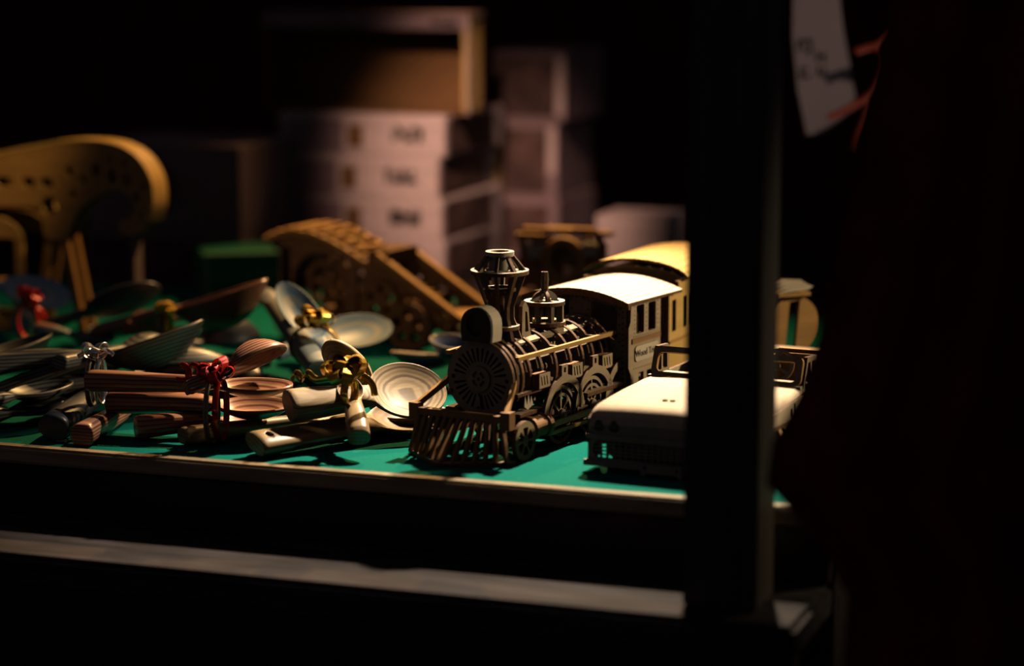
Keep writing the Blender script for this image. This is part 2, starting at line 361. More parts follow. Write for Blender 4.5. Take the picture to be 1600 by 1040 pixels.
# gears inside the boiler
for i, (x, z, r, n_, y) in enumerate(((-62, 58, 15, 18, 17), (-82, 50, 12, 14, 20), (-103, 60, 16, 20, 17), (-124, 50, 13, 16, 20), (-143, 60, 14, 18, 17), (-60, 44, 10, 12, 23), (-103, 45, 9, 10, 23))):
    hs = [circ(x + r * .55 * math.cos(R(a)), z + r * .55 * math.sin(R(a)), r * .2, 10) for a in (20, 92, 164, 236, 308)] + [circ(x, z, 1.5, 8)]
    pm('gear', lo, PB, (gear(x, z, r, n_, 2.4), hs, 3, XZ(y)))
bm = B(); tube(bm, [(-40, 0, BZ), (-172, 0, BZ)], 4, 10); mk('axle_shaft', bm, 'ply_brown', lo)
# headlamp
arch = [(-12.5, 0), (12.5, 0), (13.2, 6)] + [(13.2 * math.cos(R(a)), 13 + 13 * math.sin(R(a))) for a in range(0, 181, 15)] + [(-13.2, 6)]
hl = pm('headlamp', lo, ('ply_pale', 'ply_pale'), (arch, [], 13, YZ(BX - 2, 0, 81 + UP)))
pm('lamp_face', hl, ('black', 'black'), (arch, [circ(0, 13, 8.5, 24)], 2.6, YZ(BX + 6, 0, 81 + UP)))
pm('lens', hl, ('black', 'black'), (circ(0, 13, 8.3, 24), [], 1, YZ(BX + 5.2, 0, 81 + UP)))
# smokestack
SX = -55
fin = [(4, 80), (17, 79), (14.5, 86), (11, 95), (11, 104), (15, 115), (20.5, 129), (20.5, 131), (10.5, 143), (7.5, 143), (15.5, 131.5), (10.5, 117), (7.5, 106), (7, 95)]
for i in range(8):
    a = R(22.5 + 45 * i); pm('funnel_fin', lo, PB, (fin, [], 2.6, frame((SX, 0, UP), (math.cos(a), math.sin(a), 0), (0, 0, 1))))
for nm, ro, ri, z, th in (('funnel_ring', 22, 13, 130, 3), ('funnel_ring', 13, 8, 117, 2.6), ('funnel_ring', 15, 7, 88, 3)):
    pm(nm, lo, ('ply_pale', 'burnt'), (circ(0, 0, ro, 40), [circ(0, 0, ri, 32)] if ro != 22 else [arcslot(0, 0, 14, 18.5, a + 8, a + 82, 8) for a in (0, 90, 180, 270)] + [circ(0, 0, 7, 20)], th, XY(z + UP, SX)))
bm = B(); lathe(bm, [(8.2, 131.5), (8.2, 142), (10.8, 142), (10.8, 145.5), (7.4, 145.5), (7.4, 136), (6.4, 131.5)], T(SX, 0, UP), 36); o = mk('funnel_cap', bm, 'ply_pale', lo)
bm = B(); lathe(bm, [(6.5, 84), (6.5, 116)], T(SX, 0, UP), 20); mk('funnel_pipe', bm, 'ply_brown', lo)
# bell frame behind the stack
for s in (-1, 1):
    pm('saddle_plate', lo, PB, ([(-84, 78), (-70, 78), (-71, 102), (-75, 106), (-80, 100), (-82, 84)], [[(-80, 82), (-75, 82), (-75, 98), (-78, 97)]], 3, XZ(s * 9, 0, UP)))
# steam dome
DX = -122
pm('dome_ring', lo, ('ply_pale', 'burnt'), (circ(0, 0, 16, 40), [arcslot(0, 0, 5, 11.5, a + 10, a + 80, 6) for a in (0, 90, 180, 270)], 3, XY(98 + UP, DX)))
pm('dome_base', lo, PB, (circ(0, 0, 16.5, 32), [circ(0, 0, 9, 24)], 3, XY(82 + UP, DX)))
for i in range(8):
    a = R(45 * i + 10); bm = B(); box(bm, -2.4, 2.4, -1.3, 1.3, 83.5, 96.6, T(DX, 0, UP) @ Matrix.Rotation(a, 4, 'Z') @ T(13, 0, 0)); mk('dome_post', bm, 'ply', lo)
fpl = arcslot(0, 99.5, 6.5, 10.5, 0, 72, 6)[::-1]
fin2 = [(-10.5, 99.5)] + [(10.5 * math.cos(R(a)), 99.5 + 8 * math.sin(R(a))) for a in range(170, 100, -12)] + [(-2.8, 109), (-2.8, 113), (-3.2, 115), (-2.6, 122), (2.6, 122), (3.2, 115), (2.8, 113), (2.8, 109)] + [(10.5 * math.cos(R(a)), 99.5 + 8 * math.sin(R(a))) for a in range(80, 9, -12)] + [(10.5, 99.5), (6, 99.5), (3, 105), (-3, 105), (-6, 99.5)]
for a in (0, 90): pm('finial', lo, ('ply_pale', 'burnt'), (fin2, [rc(-0.7, 112, 0.7, 120)], 2.6, frame((DX, 0, UP), (math.cos(R(a - 40)), math.sin(R(a - 40)), 0), (0, 0, 1))))
# cab
CX0, CX1, CW = -180, -231, 42
def cabtop(y): return cr(y, 0) - 0.5
def cr(y, up): return 105.5 - 9.0 * (abs(y) / 49.0) ** 2 + up
front = [(-CW, 16), (CW, 16)] + [(y, cabtop(y) - 1.5) for y in [CW - CW / 7 * i for i in range(15)]]
win = lambda s: [(s * 10, 97), (s * 31, 94), (s * 34, 90), (s * 34, 70), (s * 31, 66), (s * 14, 80), (s * 10, 85)]
pm('cab_front', lo, PB, (front, [win(1), win(-1), arcslot(0, BZ, 14, 23, 15, 165, 12), rc(36, 92, 38, 96), rc(36, 44, 38, 48)], 3, YZ(CX0)))
pm('cab_rear', lo, PB, (front, [rrc(-26, 40, -6, 84, 3), rrc(6, 40, 26, 84, 3)], 3, YZ(CX1)))
side = [(CX1, 17), (CX1, 97), (CX0 - 1, 97), (CX0 + 0, 82), (CX0 + 3, 78), (CX0 + 3, 46), (CX0 - 1, 40), (CX0 - 1, 17)]
sw = [rrc(-203, 71.5, -190, 94.5, 1.5), rrc(-223, 71.5, -210, 94.5, 1.5), rrc(-203, 24, -194, 40, 1), rrc(-222, 24, -208, 40, 1)]
for s in (-1, 1):
    cs = pm('cab_side', lo, PB, (side, sw, 3, XZ(s * (CW + 1.5))))
    bm = B(); box(bm, -230, -182, s * 44.5 - 1.5, s * 44.5 + 1.5, 64.5, 68.5); mk('cab_rail', bm, 'ply_brown', cs)
    np_ = pm('name_plate', cs, ('ply_pale', 'burnt'), (rrc(-226, 49.5, -187, 62, 3), [], 1.6, XZ(s * 45.2)))
    bm = B()
    for x0, x1, zz in ((-228, -186, 69.8), (-228, -186, 96.2), (-228, -186, 44), (-228, -186, 18.5)):
        for k in range(13):
            x = x0 + (x1 - x0) * k / 12; box(bm, x - .5, x + .5, s * 43.5 - 1.6, s * 43.5 + 1.6, zz - .5, zz + .5)
    for x in (-187, -206.5, -226):
        for k in range(7): box(bm, x - .5, x + .5, s * 43.5 - 1.6, s * 43.5 + 1.6, 72 + 3.6 * k, 73 + 3.6 * k)
    mk('rivets', bm, 'hole', cs)['kind'] = 'stuff'
bm = B()
for s in (-1, 1):
    for k in range(16): box(bm, CX0 - 1, CX0 + 2.0, s * 39 - .7, s * 39 + .7, 22 + k * 4.5, 23.4 + k * 4.5)
    for k in range(8): y = s * (3 + k * 4); box(bm, CX0 - 1, CX0 + 2.0, y - .7, y + .7, cabtop(y) - 6.0, cabtop(y) - 4.6)
    for y, z in ((8, 97), (7.5, 90), (8.5, 82), (13, 77), (19, 73), (25, 68), (31, 63.5), (36, 66), (36, 73), (36, 80), (36, 88), (33, 95), (22, 98)): box(bm, CX0 - 1, CX0 + 2.0, s * y - .7, s * y + .7, z - .7, z + .7)
mk('rivets', bm, 'hole', lo)['kind'] = 'stuff'
# maker's words on the cab's name plate
def words(name, text, size_mm, mtx, parent, mat, ext=0.25):
    cu = bpy.data.curves.new(name, 'FONT'); cu.body = text; cu.size = size_mm; cu.align_x = 'CENTER'; cu.align_y = 'CENTER'; cu.extrude = ext; cu.resolution_u = 3
    to = bpy.data.objects.new(name, cu); COL.objects.link(to)
    me = bpy.data.meshes.new_from_object(to.evaluated_get(bpy.context.evaluated_depsgraph_get()))
    bpy.data.objects.remove(to); me.transform(mtx); me.transform(Matrix.Scale(MM, 4)); me.materials.append(M[mat])
    o = bpy.data.objects.new(name, me); COL.objects.link(o); o.parent = parent; return o
words('lettering', 'Wood Trick', 7.6, frame((-206, 46.1, 55.6), (-1, 0, 0), (0, 0, 1)), cs, 'hole')
# cab roof: narrow curved boards
bm = B(); ny = 18
for i in range(ny):
    y0 = -49 + 98 * i / ny + .3; y1 = -49 + 98 * (i + 1) / ny - .3
    vs = [bm.verts.new((x, y, cr(y, u))) for x in (-169, -262) for y, u in ((y0, 0), (y1, 0), (y1, 2.4), (y0, 2.4))]
    for q in ((0, 1, 2, 3), (7, 6, 5, 4), (0, 4, 5, 1), (1, 5, 6, 2), (2, 6, 7, 3), (3, 7, 4, 0)): bm.faces.new([vs[k] for k in q]).material_index = 0 if q == (2, 6, 7, 3) else 1
mk('cab_roof', bm, ('ply_pale', 'burnt'), lo)
pts = [(y, cr(y, -0.2)) for y in [-48.5 + 97 * i / 20 for i in range(21)]]
pm('roof_arch', lo, ('burnt', 'burnt'), (pts + [(y, z - 3) for y, z in pts[::-1]], [], 3, YZ(-171.5)))
# frames and wheels
for s in (-1, 1):
    pm('side_frame', lo, ('ply_brown', 'burnt'), ([(-20, 14), (-20, 30), (-232, 30), (-232, 18), (-60, 14)], [rrc(-50, 19, -30, 26, 2)], 3, XZ(s * 24)))
    pm('running_board', lo, PB, ([(-30, s * 22), (-30, s * 31), (-178, s * 31), (-178, s * 22)], [rrc(-160 + 50 * k, min(s * 24, s * 28), -125 + 50 * k, max(s * 24, s * 28), 1) for k in range(3)], 2.6, XY(46)))
    pm('running_board', lo, PB, ([(-30, s * 22), (-30, s * 33), (-74, s * 33), (-74, s * 22)], [], 2.6, XY(31)))
    w0 = None
    for k, x in enumerate((-88, -136, -184)):
        hs = [arcslot(0, 0, 5, 14.5, a + 6, a + 39, 4) for a in range(0, 360, 45)] + [circ(0, 0, 1.6, 8)]
        if w0 is None:
            w0 = pm('drive_wheel', lo, PB, (circ(0, 0, 22.6, 48), [arcslot(0, 0, 16.8, 19.8, a + 2, a + 88, 10) for a in (0, 90, 180, 270)] + hs, 3.4, XZ(0)))
            bm = B(); lathe(bm, [(4.5, -2), (4.5, 4), (2.4, 6)], frame((0, 0, 0), (1, 0, 0), (0, 0, -1)) , 16); hub = mk('wheel_hub', bm, 'ply', w0)
            w0.location = Vector((x, s * 33, 22.8)) * MM
            if s < 0: w0.rotation_euler = (0, 0, math.pi)
        else:
            w = copy_part(w0, lo, x + 88); copy_part(hub, w)
        fo = arcslot(0, 0, 26, 30, 6, 174, 20)
        pm('fender', lo, PB, ([(31 * math.cos(R(a)), 31 * math.sin(R(a))) for a in range(4, 79, 6)] + [(4.5, 31), (4.5, 39), (-4.5, 39), (-4.5, 31)] + [(31 * math.cos(R(a)), 31 * math.sin(R(a))) for a in range(102, 177, 6)] + [(25 * math.cos(R(a)), 25 * math.sin(R(a))) for a in range(172, 7, -6)], [rc(-1.5, 33, 1.5, 37)], 3, XZ(s * 36.5, x, 22.8)))
    # block boxes with three slits between the wheels
    for x in (-62, -112, -160):
        vb = pm('valve_box', lo, ('ply', 'burnt'), (rc(x - 8, 48, x + 8, 59), [[(x - 5 + 4 * k, 50), (x - 3.5 + 4 * k, 50), (x - 2 + 4 * k, 57), (x - 3.5 + 4 * k, 57)] for k in range(3)], 3, XZ(s * 34)))
        bm = B(); box(bm, x - 8, x + 8, min(s * 28, s * 32.2), max(s * 28, s * 32.2), 48, 59); mk('valve_body', bm, 'ply_brown', vb)
    # cylinder, rods and pilot wheel
    bm = B(); lathe(bm, [(8, 0), (9.5, 1), (9.5, 5), (8, 6), (8, 20), (9.5, 21), (9.5, 26), (4, 27)], frame((-36, s * 35, 20), (0, 1, 0), (0, 0, 1)) @ Matrix.Scale(-1, 4, (0, 0, 1)), 28); mk('cylinder', bm, 'ply_brown', lo)
    bm = B(); bar(bm, (-64, s * 38.5, 19), (-200, s * 38.5, 19), 2.6, 4.4); mk('drive_rod', bm, 'dowel', lo)
    bm = B(); bar(bm, (-64, s * 38.5, 12.5), (-140, s * 38.5, 12.5), 2.4, 2.8); mk('drive_rod', bm, 'dowel', lo)
    pm('pilot_wheel', lo, PB, (circ(0, 0, 15, 32), [arcslot(0, 0, 4, 10.5, a + 8, a + 52, 4) for a in range(0, 360, 60)], 3.4, XZ(s * 42, -20, 15.2)))
    bm = B(); bar(bm, (-20, s * 22, 15), (-20, s * 41, 15), 3, 3); mk('pilot_axle', bm, 'ply_brown', lo)
    pm('leaf_spring', lo, ('ply_pale', 'burnt'), ([(-54, 36), (-51, 43), (-49.5, 37), (-47, 45), (-45, 37), (-42, 44), (-41, 36), (-46, 33)], [], 2, XZ(s * 29)))
pm('cab_floor', lo, PB, (rc(-230, -40, -120, 40), [], 3, XY(33)))
# ------------------------------------------------------------------ passenger coach behind the cab
cyaw = R(-90 - 25)
co = thing('passenger_coach', 'plywood railway coach coloured lamp yellow with planked curved roof behind the locomotive cab', 'model train', lo.matrix_basis @ Vector((-.277, -.002, 0)), cyaw)
PG = ('ply_gold', 'burnt'); CL = 122
wins = [rrc(17 - 21 * k - (5 if k % 2 else 0), 64, 26 - 21 * k - (5 if k % 2 else 0), 90, 1) for k in range(7)]
for s in (-1, 1):
    o = pm('side_wall', co, PG, ([(-CL, 24), (33, 24), (33, 95), (12, 95), (12, 104), (-CL, 104)], wins, 3, XZ(s * 41)))
    bm = B(); box(bm, -CL, 33, s * 43 - .8, s * 43 + .8, 55, 57); mk('belt_rail', bm, 'ply_honey', o)
    for x in (-24, -52, -84, -112):
        pm('coach_wheel', co, ('ply_honey', 'burnt'), (circ(0, 0, 14, 28), [circ(7 * math.cos(a), 7 * math.sin(a), 2.6, 8) for a in (0, 1.26, 2.51, 3.77, 5.03)], 3.4, XZ(s * 32, x, 14.2)))
for x in (-1.5, -CL + 1.5):
    pm('end_wall', co, PG, ([(-39.4, 24), (39.4, 24)] + [(y, 104 + 14 * math.sqrt(max(0, 1 - (y / 48) ** 2)) - 5) for y in [39.4 - 78.8 / 14 * i for i in range(15)]], [rrc(-9, 40, 9, 88, 2)], 3, YZ(x)))
pm('coach_floor', co, PG, (rc(-CL, -34, 0, 34), [], 3, XY(26)))
for x in (-38, -98):
    bm = B(); box(bm, x - 22, x + 22, -28, 28, 12, 24.4); mk('bogie', bm, 'ply_honey', co)
def cz(y): return 104.5 + 17 * math.sqrt(max(0, 1 - (y / 49.5) ** 2)) - 4
npl = 12; ang = [math.pi * (0.06 + 0.88 * i / npl) for i in range(npl + 1)]
for i in range(npl):
    y0, y1 = 49 * math.cos(ang[i]), 49 * math.cos(ang[i + 1])
    bm = B(); vs = []
    for x in (4, -40, -80, -CL + 12, -CL - 4, -CL - 12):
        dz = 0 if x > -CL + 5 else (-1.5 if x > -CL - 10 else -5)
        for y, u in ((y0 - .25, 0), (y1 + .25, 0), (y1 + .25, 2.2), (y0 - .25, 2.2)): vs.append(bm.verts.new((x, y, cz(y) + u + dz)))
    for k in range(5):
        a = k * 4; b = a + 4
        for q in ((0, 1), (1, 2), (2, 3), (3, 0)): bm.faces.new([vs[a + q[0]], vs[a + q[1]], vs[b + q[1]], vs[b + q[0]]]).material_index = 0 if q == (2, 3) else 1
    bm.faces.new(vs[0:4]).material_index = 1; bm.faces.new(vs[20:24]).material_index = 1
    mk('roof_plank', bm, PG, co)
# ------------------------------------------------------------------ open-top car in front, half hidden by the post
ca = thing('convertible_car', 'cream plywood open-top car with mesh grille, nearest model beside the corner post', 'model car', U(1050, 745), R(-90 - 26))
PC = ('car', 'burnt'); PF = ('car_front', 'burnt'); HW = 64
bm = B(); prof = [(3, 33), (4, 39), (2.5, 44), (-2, 47.4), (-10, 49.2), (-30, 50.8), (-60, 52.5), (-98, 53.5)]
ys = [-HW, -HW + 1.5, -HW + 6, -40, -20, 0, 20, 40, HW - 6, HW - 1.5, HW]; yd = [-7, -2.5, -0.6, 0, .5, .8, .5, 0, -0.6, -2.5, -7]
def hood(u): return [[bm.verts.new((x, y, z + d + u)) for y, d in zip(ys, yd)] for x, z in prof]
ga, gb = hood(0), hood(-2.5)
for gg in (ga, gb):
    for i in range(len(prof) - 1):
        for j in range(len(ys) - 1): bm.faces.new([gg[i][j], gg[i][j + 1], gg[i + 1][j + 1], gg[i + 1][j]])
for j in range(len(ys) - 1):
    for i in (0, len(prof) - 1): bm.faces.new([ga[i][j], ga[i][j + 1], gb[i][j + 1], gb[i][j]])
for i in range(len(prof) - 1):
    for j in (0, len(ys) - 1): bm.faces.new([ga[i][j], ga[i + 1][j], gb[i + 1][j], gb[i][j]])
hd = mk('bonnet', bm, 'car', ca, smooth=True)
for y in (-15, -9):
    bm = B(); lathe(bm, [(2.2, 0), (2.2, .8)], T(-22, y, 50.8), 14); mk('bonnet_socket', bm, 'hole', hd)
fp = pm('front_panel', ca, PF, (rrc(-HW, 27, HW, 40, 4), [circ(s * q, 34.5, 5.2, 18) for s in (-1, 1) for q in (56.0, 44.0)], 3, YZ(2.2)))
for s in (-1, 1):
    for q in (56, 44):
        bm = B(); lathe(bm, [(5, 0), (5, 1.5), (3.6, 3.2), (1, 3.8)], frame((0.6, s * q, 34.5), (0, 1, 0), (0, 0, 1)), 18); mk('headlight', bm, 'char', ca, smooth=True)
bm = B(); box(bm, 0, 7, -HW - 1, HW + 1, 24, 27.5); mk('front_trim', bm, 'car_front', ca)
pm('grille_frame', ca, PF, (rrc(-HW, 7, HW, 25, 7), [rrc(-HW + 4, 10, HW - 4, 22.5, 5)], 3, YZ(3.5)))
for i in range(23):
    y = -55 + 5 * i; bm = B(); box(bm, 1, 2.6, y - .7, y + .7, 9.6, 22.8); mk('grille_bar', bm, 'car_front', ca)
for z in (12.5, 15.2, 17.9, 20.6):
    bm = B(); box(bm, 2.7, 3.9, -59.5, 59.5, z - .5, z + .5); mk('grille_crossbar', bm, 'car_front', ca)
bm = B(); box(bm, 4, 9, -HW - 2, HW + 2, 4.5, 8.5); mk('bumper', bm, 'car_front', ca)
pm('number_plate', ca, PF, ([(-16, -1), (-13, -1), (-12, 1), (12, 1), (13, -1), (16, -1), (16, 8), (-16, 8)], [circ(-12.5, 5, 1.4, 10), circ(12.5, 5, 1.4, 10)], 2.4, YZ(10.3, -4, 2.3)))
LB = -292
for s in (-1, 1):
    bot = [(2, 8), (-14, 8)] + [(-40 + 25 * math.cos(R(a)), 12 + 23 * math.sin(R(a))) for a in range(10, 171, 16)] + [(-66, 8), (-205, 8)] + [(-232 + 25 * math.cos(R(a)), 12 + 23 * math.sin(R(a))) for a in range(10, 171, 16)] + [(-258, 8), (LB, 12)]
    topl = [(LB, 44), (-240, 48), (-200, 50), (-100, 50), (-8, 43), (2, 38)]
    sd = pm('body_side', ca, PC, (bot + topl, [rrc(-128, 38, -120, 42, 1), rrc(-148, 38, -142, 42, 1), rrc(-88, 38, -84, 44, 1), rrc(-69, 38, -65, 44, 1)], 3, XZ(s * HW)))
    bm = B(); box(bm, -200, -20, s * (HW + 2.2) - .7, s * (HW + 2.2) + .7, 34, 36); mk('side_trim', bm, 'ply_brown', sd)
    bm = B(); box(bm, -151, -150, s * (HW + 1.6) - .5, s * (HW + 1.6) + .5, 10, 49); box(bm, -74, -72.8, s * (HW + 1.6) - .5, s * (HW + 1.6) + .5, 10, 47); mk('door_gap', bm, 'hole', sd)
    for x in (-40, -232):
        w = pm('wheel', ca, ('char', 'black'), (circ(0, 0, 19, 36), [circ(10 * math.cos(a), 10 * math.sin(a), 3, 10) for a in (0, 1.05, 2.09, 3.14, 4.19, 5.24)], 14, XZ(s * 53, x, 19.2)))
    # wing mirror
    if s < 0: continue
    bm = B(); bar(bm, (-122, s * 63, 50), (-122, s * 68, 60), 2.5, 2.5); lathe(bm, [(5.5, 0), (6.5, 2), (5, 5)], frame((-124, s * 69, 62), (0, 1, 0), (0, 0, 1)), 18); mk('wing_mirror', bm, 'ply', ca)
# windscreen frame
wm = frame((-103, 0, 53), (0, 1, 0), (-0.42, 0, 1))
pm('windscreen_frame', ca, ('ply', 'ply_honey'), (rrc(-HW + 4, 0, HW - 4, 23, 5), [rrc(-HW + 8, 3, HW - 8, 18.5, 4)], 4, wm))
for s in (-1, 1):
    pm('quarter_window', ca, ('ply', 'burnt'), ([(-104, 52), (-136, 52), (-134, 73), (-114, 74)], [[(-109, 55), (-120, 55), (-120, 70), (-115, 70)], [(-123, 55), (-132, 55), (-131, 70), (-123, 70)]], 3, XZ(s * 60)))
bm = B(); box(bm, -122, -99, -HW + 3, HW - 3, 48, 54); mk('dashboard', bm, 'car', ca)
pm('steering_wheel', ca, ('ply_pale', 'burnt'), (circ(0, 0, 14, 28), [arcslot(0, 0, 3, 11.5, a + 8, a + 112, 8) for a in (90, 210, 330)], 2.4, frame((-134, 30, 62), (0, 1, 0), (-.6, 0, 1))))
for s in (-1, 1):
    bm = B(); box(bm, -195, -160, s * 30 - 22, s * 30 + 22, 20, 36); box(bm, -200, -188, s * 30 - 22, s * 30 + 22, 36, 66)
    bmesh.ops.bevel(bm, geom=list(bm.edges), offset=3, segments=2, affect='EDGES', clamp_overlap=True); mk('seat', bm, 'ply_honey', ca)
bm = B(); box(bm, LB, -215, -HW + 2, HW - 2, 44, 50); mk('boot_lid', bm, 'car', ca)
bm = B(); box(bm, LB + 3, -2, -HW + 13, HW - 13, 12, 16); mk('car_floor', bm, 'ply_brown', ca)
pm('rear_panel', ca, PC, (rc(-HW + 2, 12, HW - 2, 44), [], 3, YZ(LB + 2)))
bm = B(); tube(bm, [(-40, -60, 19), (-40, 60, 19)], 2.5, 8); tube(bm, [(-232, -60, 19), (-232, 60, 19)], 2.5, 8); mk('axles', bm, 'ply_brown', ca)
# ------------------------------------------------------------------ brown truck-like model, middle distance
tk = thing('mechanical_truck', 'brown plywood wind-up truck kit with arched slotted roof and sloping nose beams', 'model truck', U(720, 550), R(-27))
PBr = ('ply_brown', 'burnt'); PH = ('ply_honey', 'ply_honey'); TW = 62
roof = [(-208, 96), (-196, 101), (-180, 104), (-162, 103), (-145, 98), (-128, 91), (-112, 83), (-98, 76)]
def off(p, d): return [(x, z + d) for x, z in p]
for y in (0, TW * .5, TW):
    pm('roof_rail', tk, PH, (off(roof, 2) + off(roof, -4)[::-1], [], 7, XZ(y)))
for i in range(11):
    f = i / 10 * (len(roof) - 1); k = min(int(f), len(roof) - 2); f -= k
    x = roof[k][0] * (1 - f) + roof[k + 1][0] * f; z = roof[k][1] * (1 - f) + roof[k + 1][1] * f
    bm = B(); box(bm, x - 4, x + 4, 1, TW - 1, z + 1.5, z + 4); mk('roof_slat', bm, 'ply_honey', tk)
bm = B(); box(bm, -216, -204, -2, TW + 2, 92, 97); mk('roof_lip', bm, 'ply_honey', tk)
for y in (0, TW):
    pm('side_lattice', tk, PBr, ([(-200, 14), (-96, 14), (-88, 80), (-98, 74), (-128, 87), (-162, 98), (-196, 97)],
        [circ(-152, 55, 30, 30), rrc(-196, 20, -185, 88, 3), [(-112, 24), (-102, 24), (-98, 66), (-110, 74)], circ(-128, 28, 8, 16), circ(-176, 26, 6, 14), [(-140, 86), (-120, 80), (-118, 70), (-126, 78)]], 4, XZ(y)))
    pm('nose_lattice', tk, PBr, ([(-112, 12), (-40, 12), (-6, 27), (-90, 84), (-100, 78)], [circ(-82, 46, 16, 24), [(-60, 30), (-38, 30), (-30, 36), (-58, 55)]], 4, XZ(y - 1 if y == 0 else y + 1)))
    bm = B(); bar(bm, (-90, y, 86), (2, y, 29), 8, 6); mk('nose_beam', bm, 'ply_honey', tk)
    pm('gear', tk, PBr, (gear(-82, 44, 21, 26, 2.6), [circ(-82 + 11 * math.cos(a), 44 + 11 * math.sin(a), 4, 12) for a in (.3, 1.56, 2.8, 4.07, 5.3)], 4, XZ(y + (-6 if y == 0 else 6))))
    pm('gear', tk, PBr, (gear(-150, 56, 23, 30, 2.6), [arcslot(-150, 56, 8, 17, a + 8, a + 82, 5) for a in (0, 90, 180, 270)], 4, XZ(y + (8 if y == 0 else -8))))
    for x, r in ((-47, 23), (-172, 23)):
        w = pm('wheel', tk, PBr, (circ(0, 0, r, 40), [circ(12 * math.cos(a), 12 * math.sin(a), 5, 14) for a in (1.57, 2.83, 4.08, 5.34, .31)], 11, XZ(y + (-13 if y == 0 else 13), x, r + .2)))
bm = B()
for x in (-47, -172): tube(bm, [(x, -15, 23.2), (x, TW + 15, 23.2)], 3, 8)
mk('axles', bm, 'ply_brown', tk)
for x, z in ((-78, 60), (-70, 56), (-62, 52), (-54, 48), (-46, 44)):
    bm = B(); box(bm, x - 2, x + 2, 14, TW - 6, z - 16, z + 2); mk('comb_plate', bm, 'ply_honey', tk)
bm = B(); box(bm, -26, 8, -4, TW + 10, 28, 33); mk('nose_deck', bm, 'ply_honey', tk)
bm = B(); box(bm, -76, -44, 2, TW - 2, 40, 43); mk('cross_shelf', bm, 'ply_honey', tk)
for x in (-100, -92, -86, -80):
    bm = B(); box(bm, x - 2, x + 2, 4, TW - 4, 78, 90); mk('radiator_plate', bm, 'ply_brown', tk)
bm = B(); box(bm, -198, -50, 4, TW - 4, 12, 15); mk('chassis_floor', bm, 'ply_brown', tk)
# ------------------------------------------------------------------ golden crane-like model at the left edge
def curve(pts, n=6):
    P = [Vector(p) for p in pts]; P = [P[0]] + P + [P[-1]]; o = []
    for i in range(1, len(P) - 2):
        for k in range(n):
            u = k / n; a, b, c, d = P[i - 1], P[i], P[i + 1], P[i + 2]
            o.append(.5 * ((2 * b) + (c - a) * u + (2 * a - 5 * b + 4 * c - d) * u * u + (3 * b - a - 3 * c + d) * u ** 3))
    return o + [P[-2]]
cn = thing('slotted_crane', 'golden plywood crane kit with long slotted arm hooked down at the end', 'model crane', U(100, 517), R(-19))
PGo = ('ply_honey', 'ply_gold'); q = 0.96
arm = [(-230, 158), (-110, 168), (-60, 177), (0, 184), (50, 186), (95, 183), (128, 172), (148, 153), (152, 132), (146, 114), (132, 102), (112, 98), (98, 103), (100, 112), (116, 114), (124, 124), (118, 136), (98, 142), (66, 136), (34, 122), (14, 100), (6, 92), (-24, 92), (-32, 112), (-60, 122), (-230, 112)]
def sx(p): return [((x * .66 if x > -60 else x + 20.4), z) for x, z in p]
arm = [(p.x, p.z) for p in curve([(x, 0, z) for x, z in sx(arm)], 3)]
holes = [[(x * 1.0 + 14 * 1.0 * math.cos(a), z + 9 * math.sin(a)) for a in [2 * math.pi * i / 16 for i in range(16)]] for x, z in ((-16, 124),)]
holes += [rrc(x, 141, x + 20, 151, 4) for x in (-210, -180, -150, -120, -90, -60, -30)]
holes += [circ(x, z, r, 12) for x, z, r in ((18, 158, 6), (40, 151, 5), (62, 160, 7), (88, 155, 8), (112, 152, 7), (128, 136, 6), (134, 118, 5), (22, 136, 5), (86, 171, 4), (110, 168, 4), (140, 146, 3.5))]
holes = [sx(h_) for h_ in holes]
for y in (0, 24): pm('arm_plate', cn, PGo, (arm, holes, 5, XZ(y)))
tp = [(-230, 160), (-110, 170), (-60, 179), (0, 186), (50, 188), (95, 185), (129, 174), (150, 154), (154, 132), (148, 113)]
tp = [(p.x, p.z) for p in curve([(x, 0, z) for x, z in sx(tp)], 4)]
for a, b in zip(tp, tp[1:]):
    bm = B(); bar(bm, (a[0], 12, a[1]), (b[0], 12, b[1]), 30, 3); mk('arm_cover', bm, 'ply_gold', cn)
for y in (3, 21):
    for x0, x1 in ((-12, -30), (2, 20)):
        bm = B(); bar(bm, (x0, y, 96), (x1, y, 0.5), 6, 8); mk('leg', bm, 'ply_honey', cn)
for y in (-14, 40):
    pm('cabin_frame', cn, PGo, ([(-110, 1), (-34, 1), (-34, 90)] + [(-72 + 38 * math.cos(R(a)), 90 + 24 * math.sin(R(a))) for a in range(15, 166, 15)] + [(-110, 90)], [rrc(-102, 12, -76, 92, 5), rrc(-68, 12, -42, 92, 5)], 4, XZ(y)))
bm = B(); box(bm, -108, -36, -11, 38, 40, 44); mk('cabin_floor', bm, 'ply_honey', cn)
bm = B(); box(bm, 74, 78, 4, 20, 0.5, 96); mk('hook_strut', bm, 'card_dim', cn)
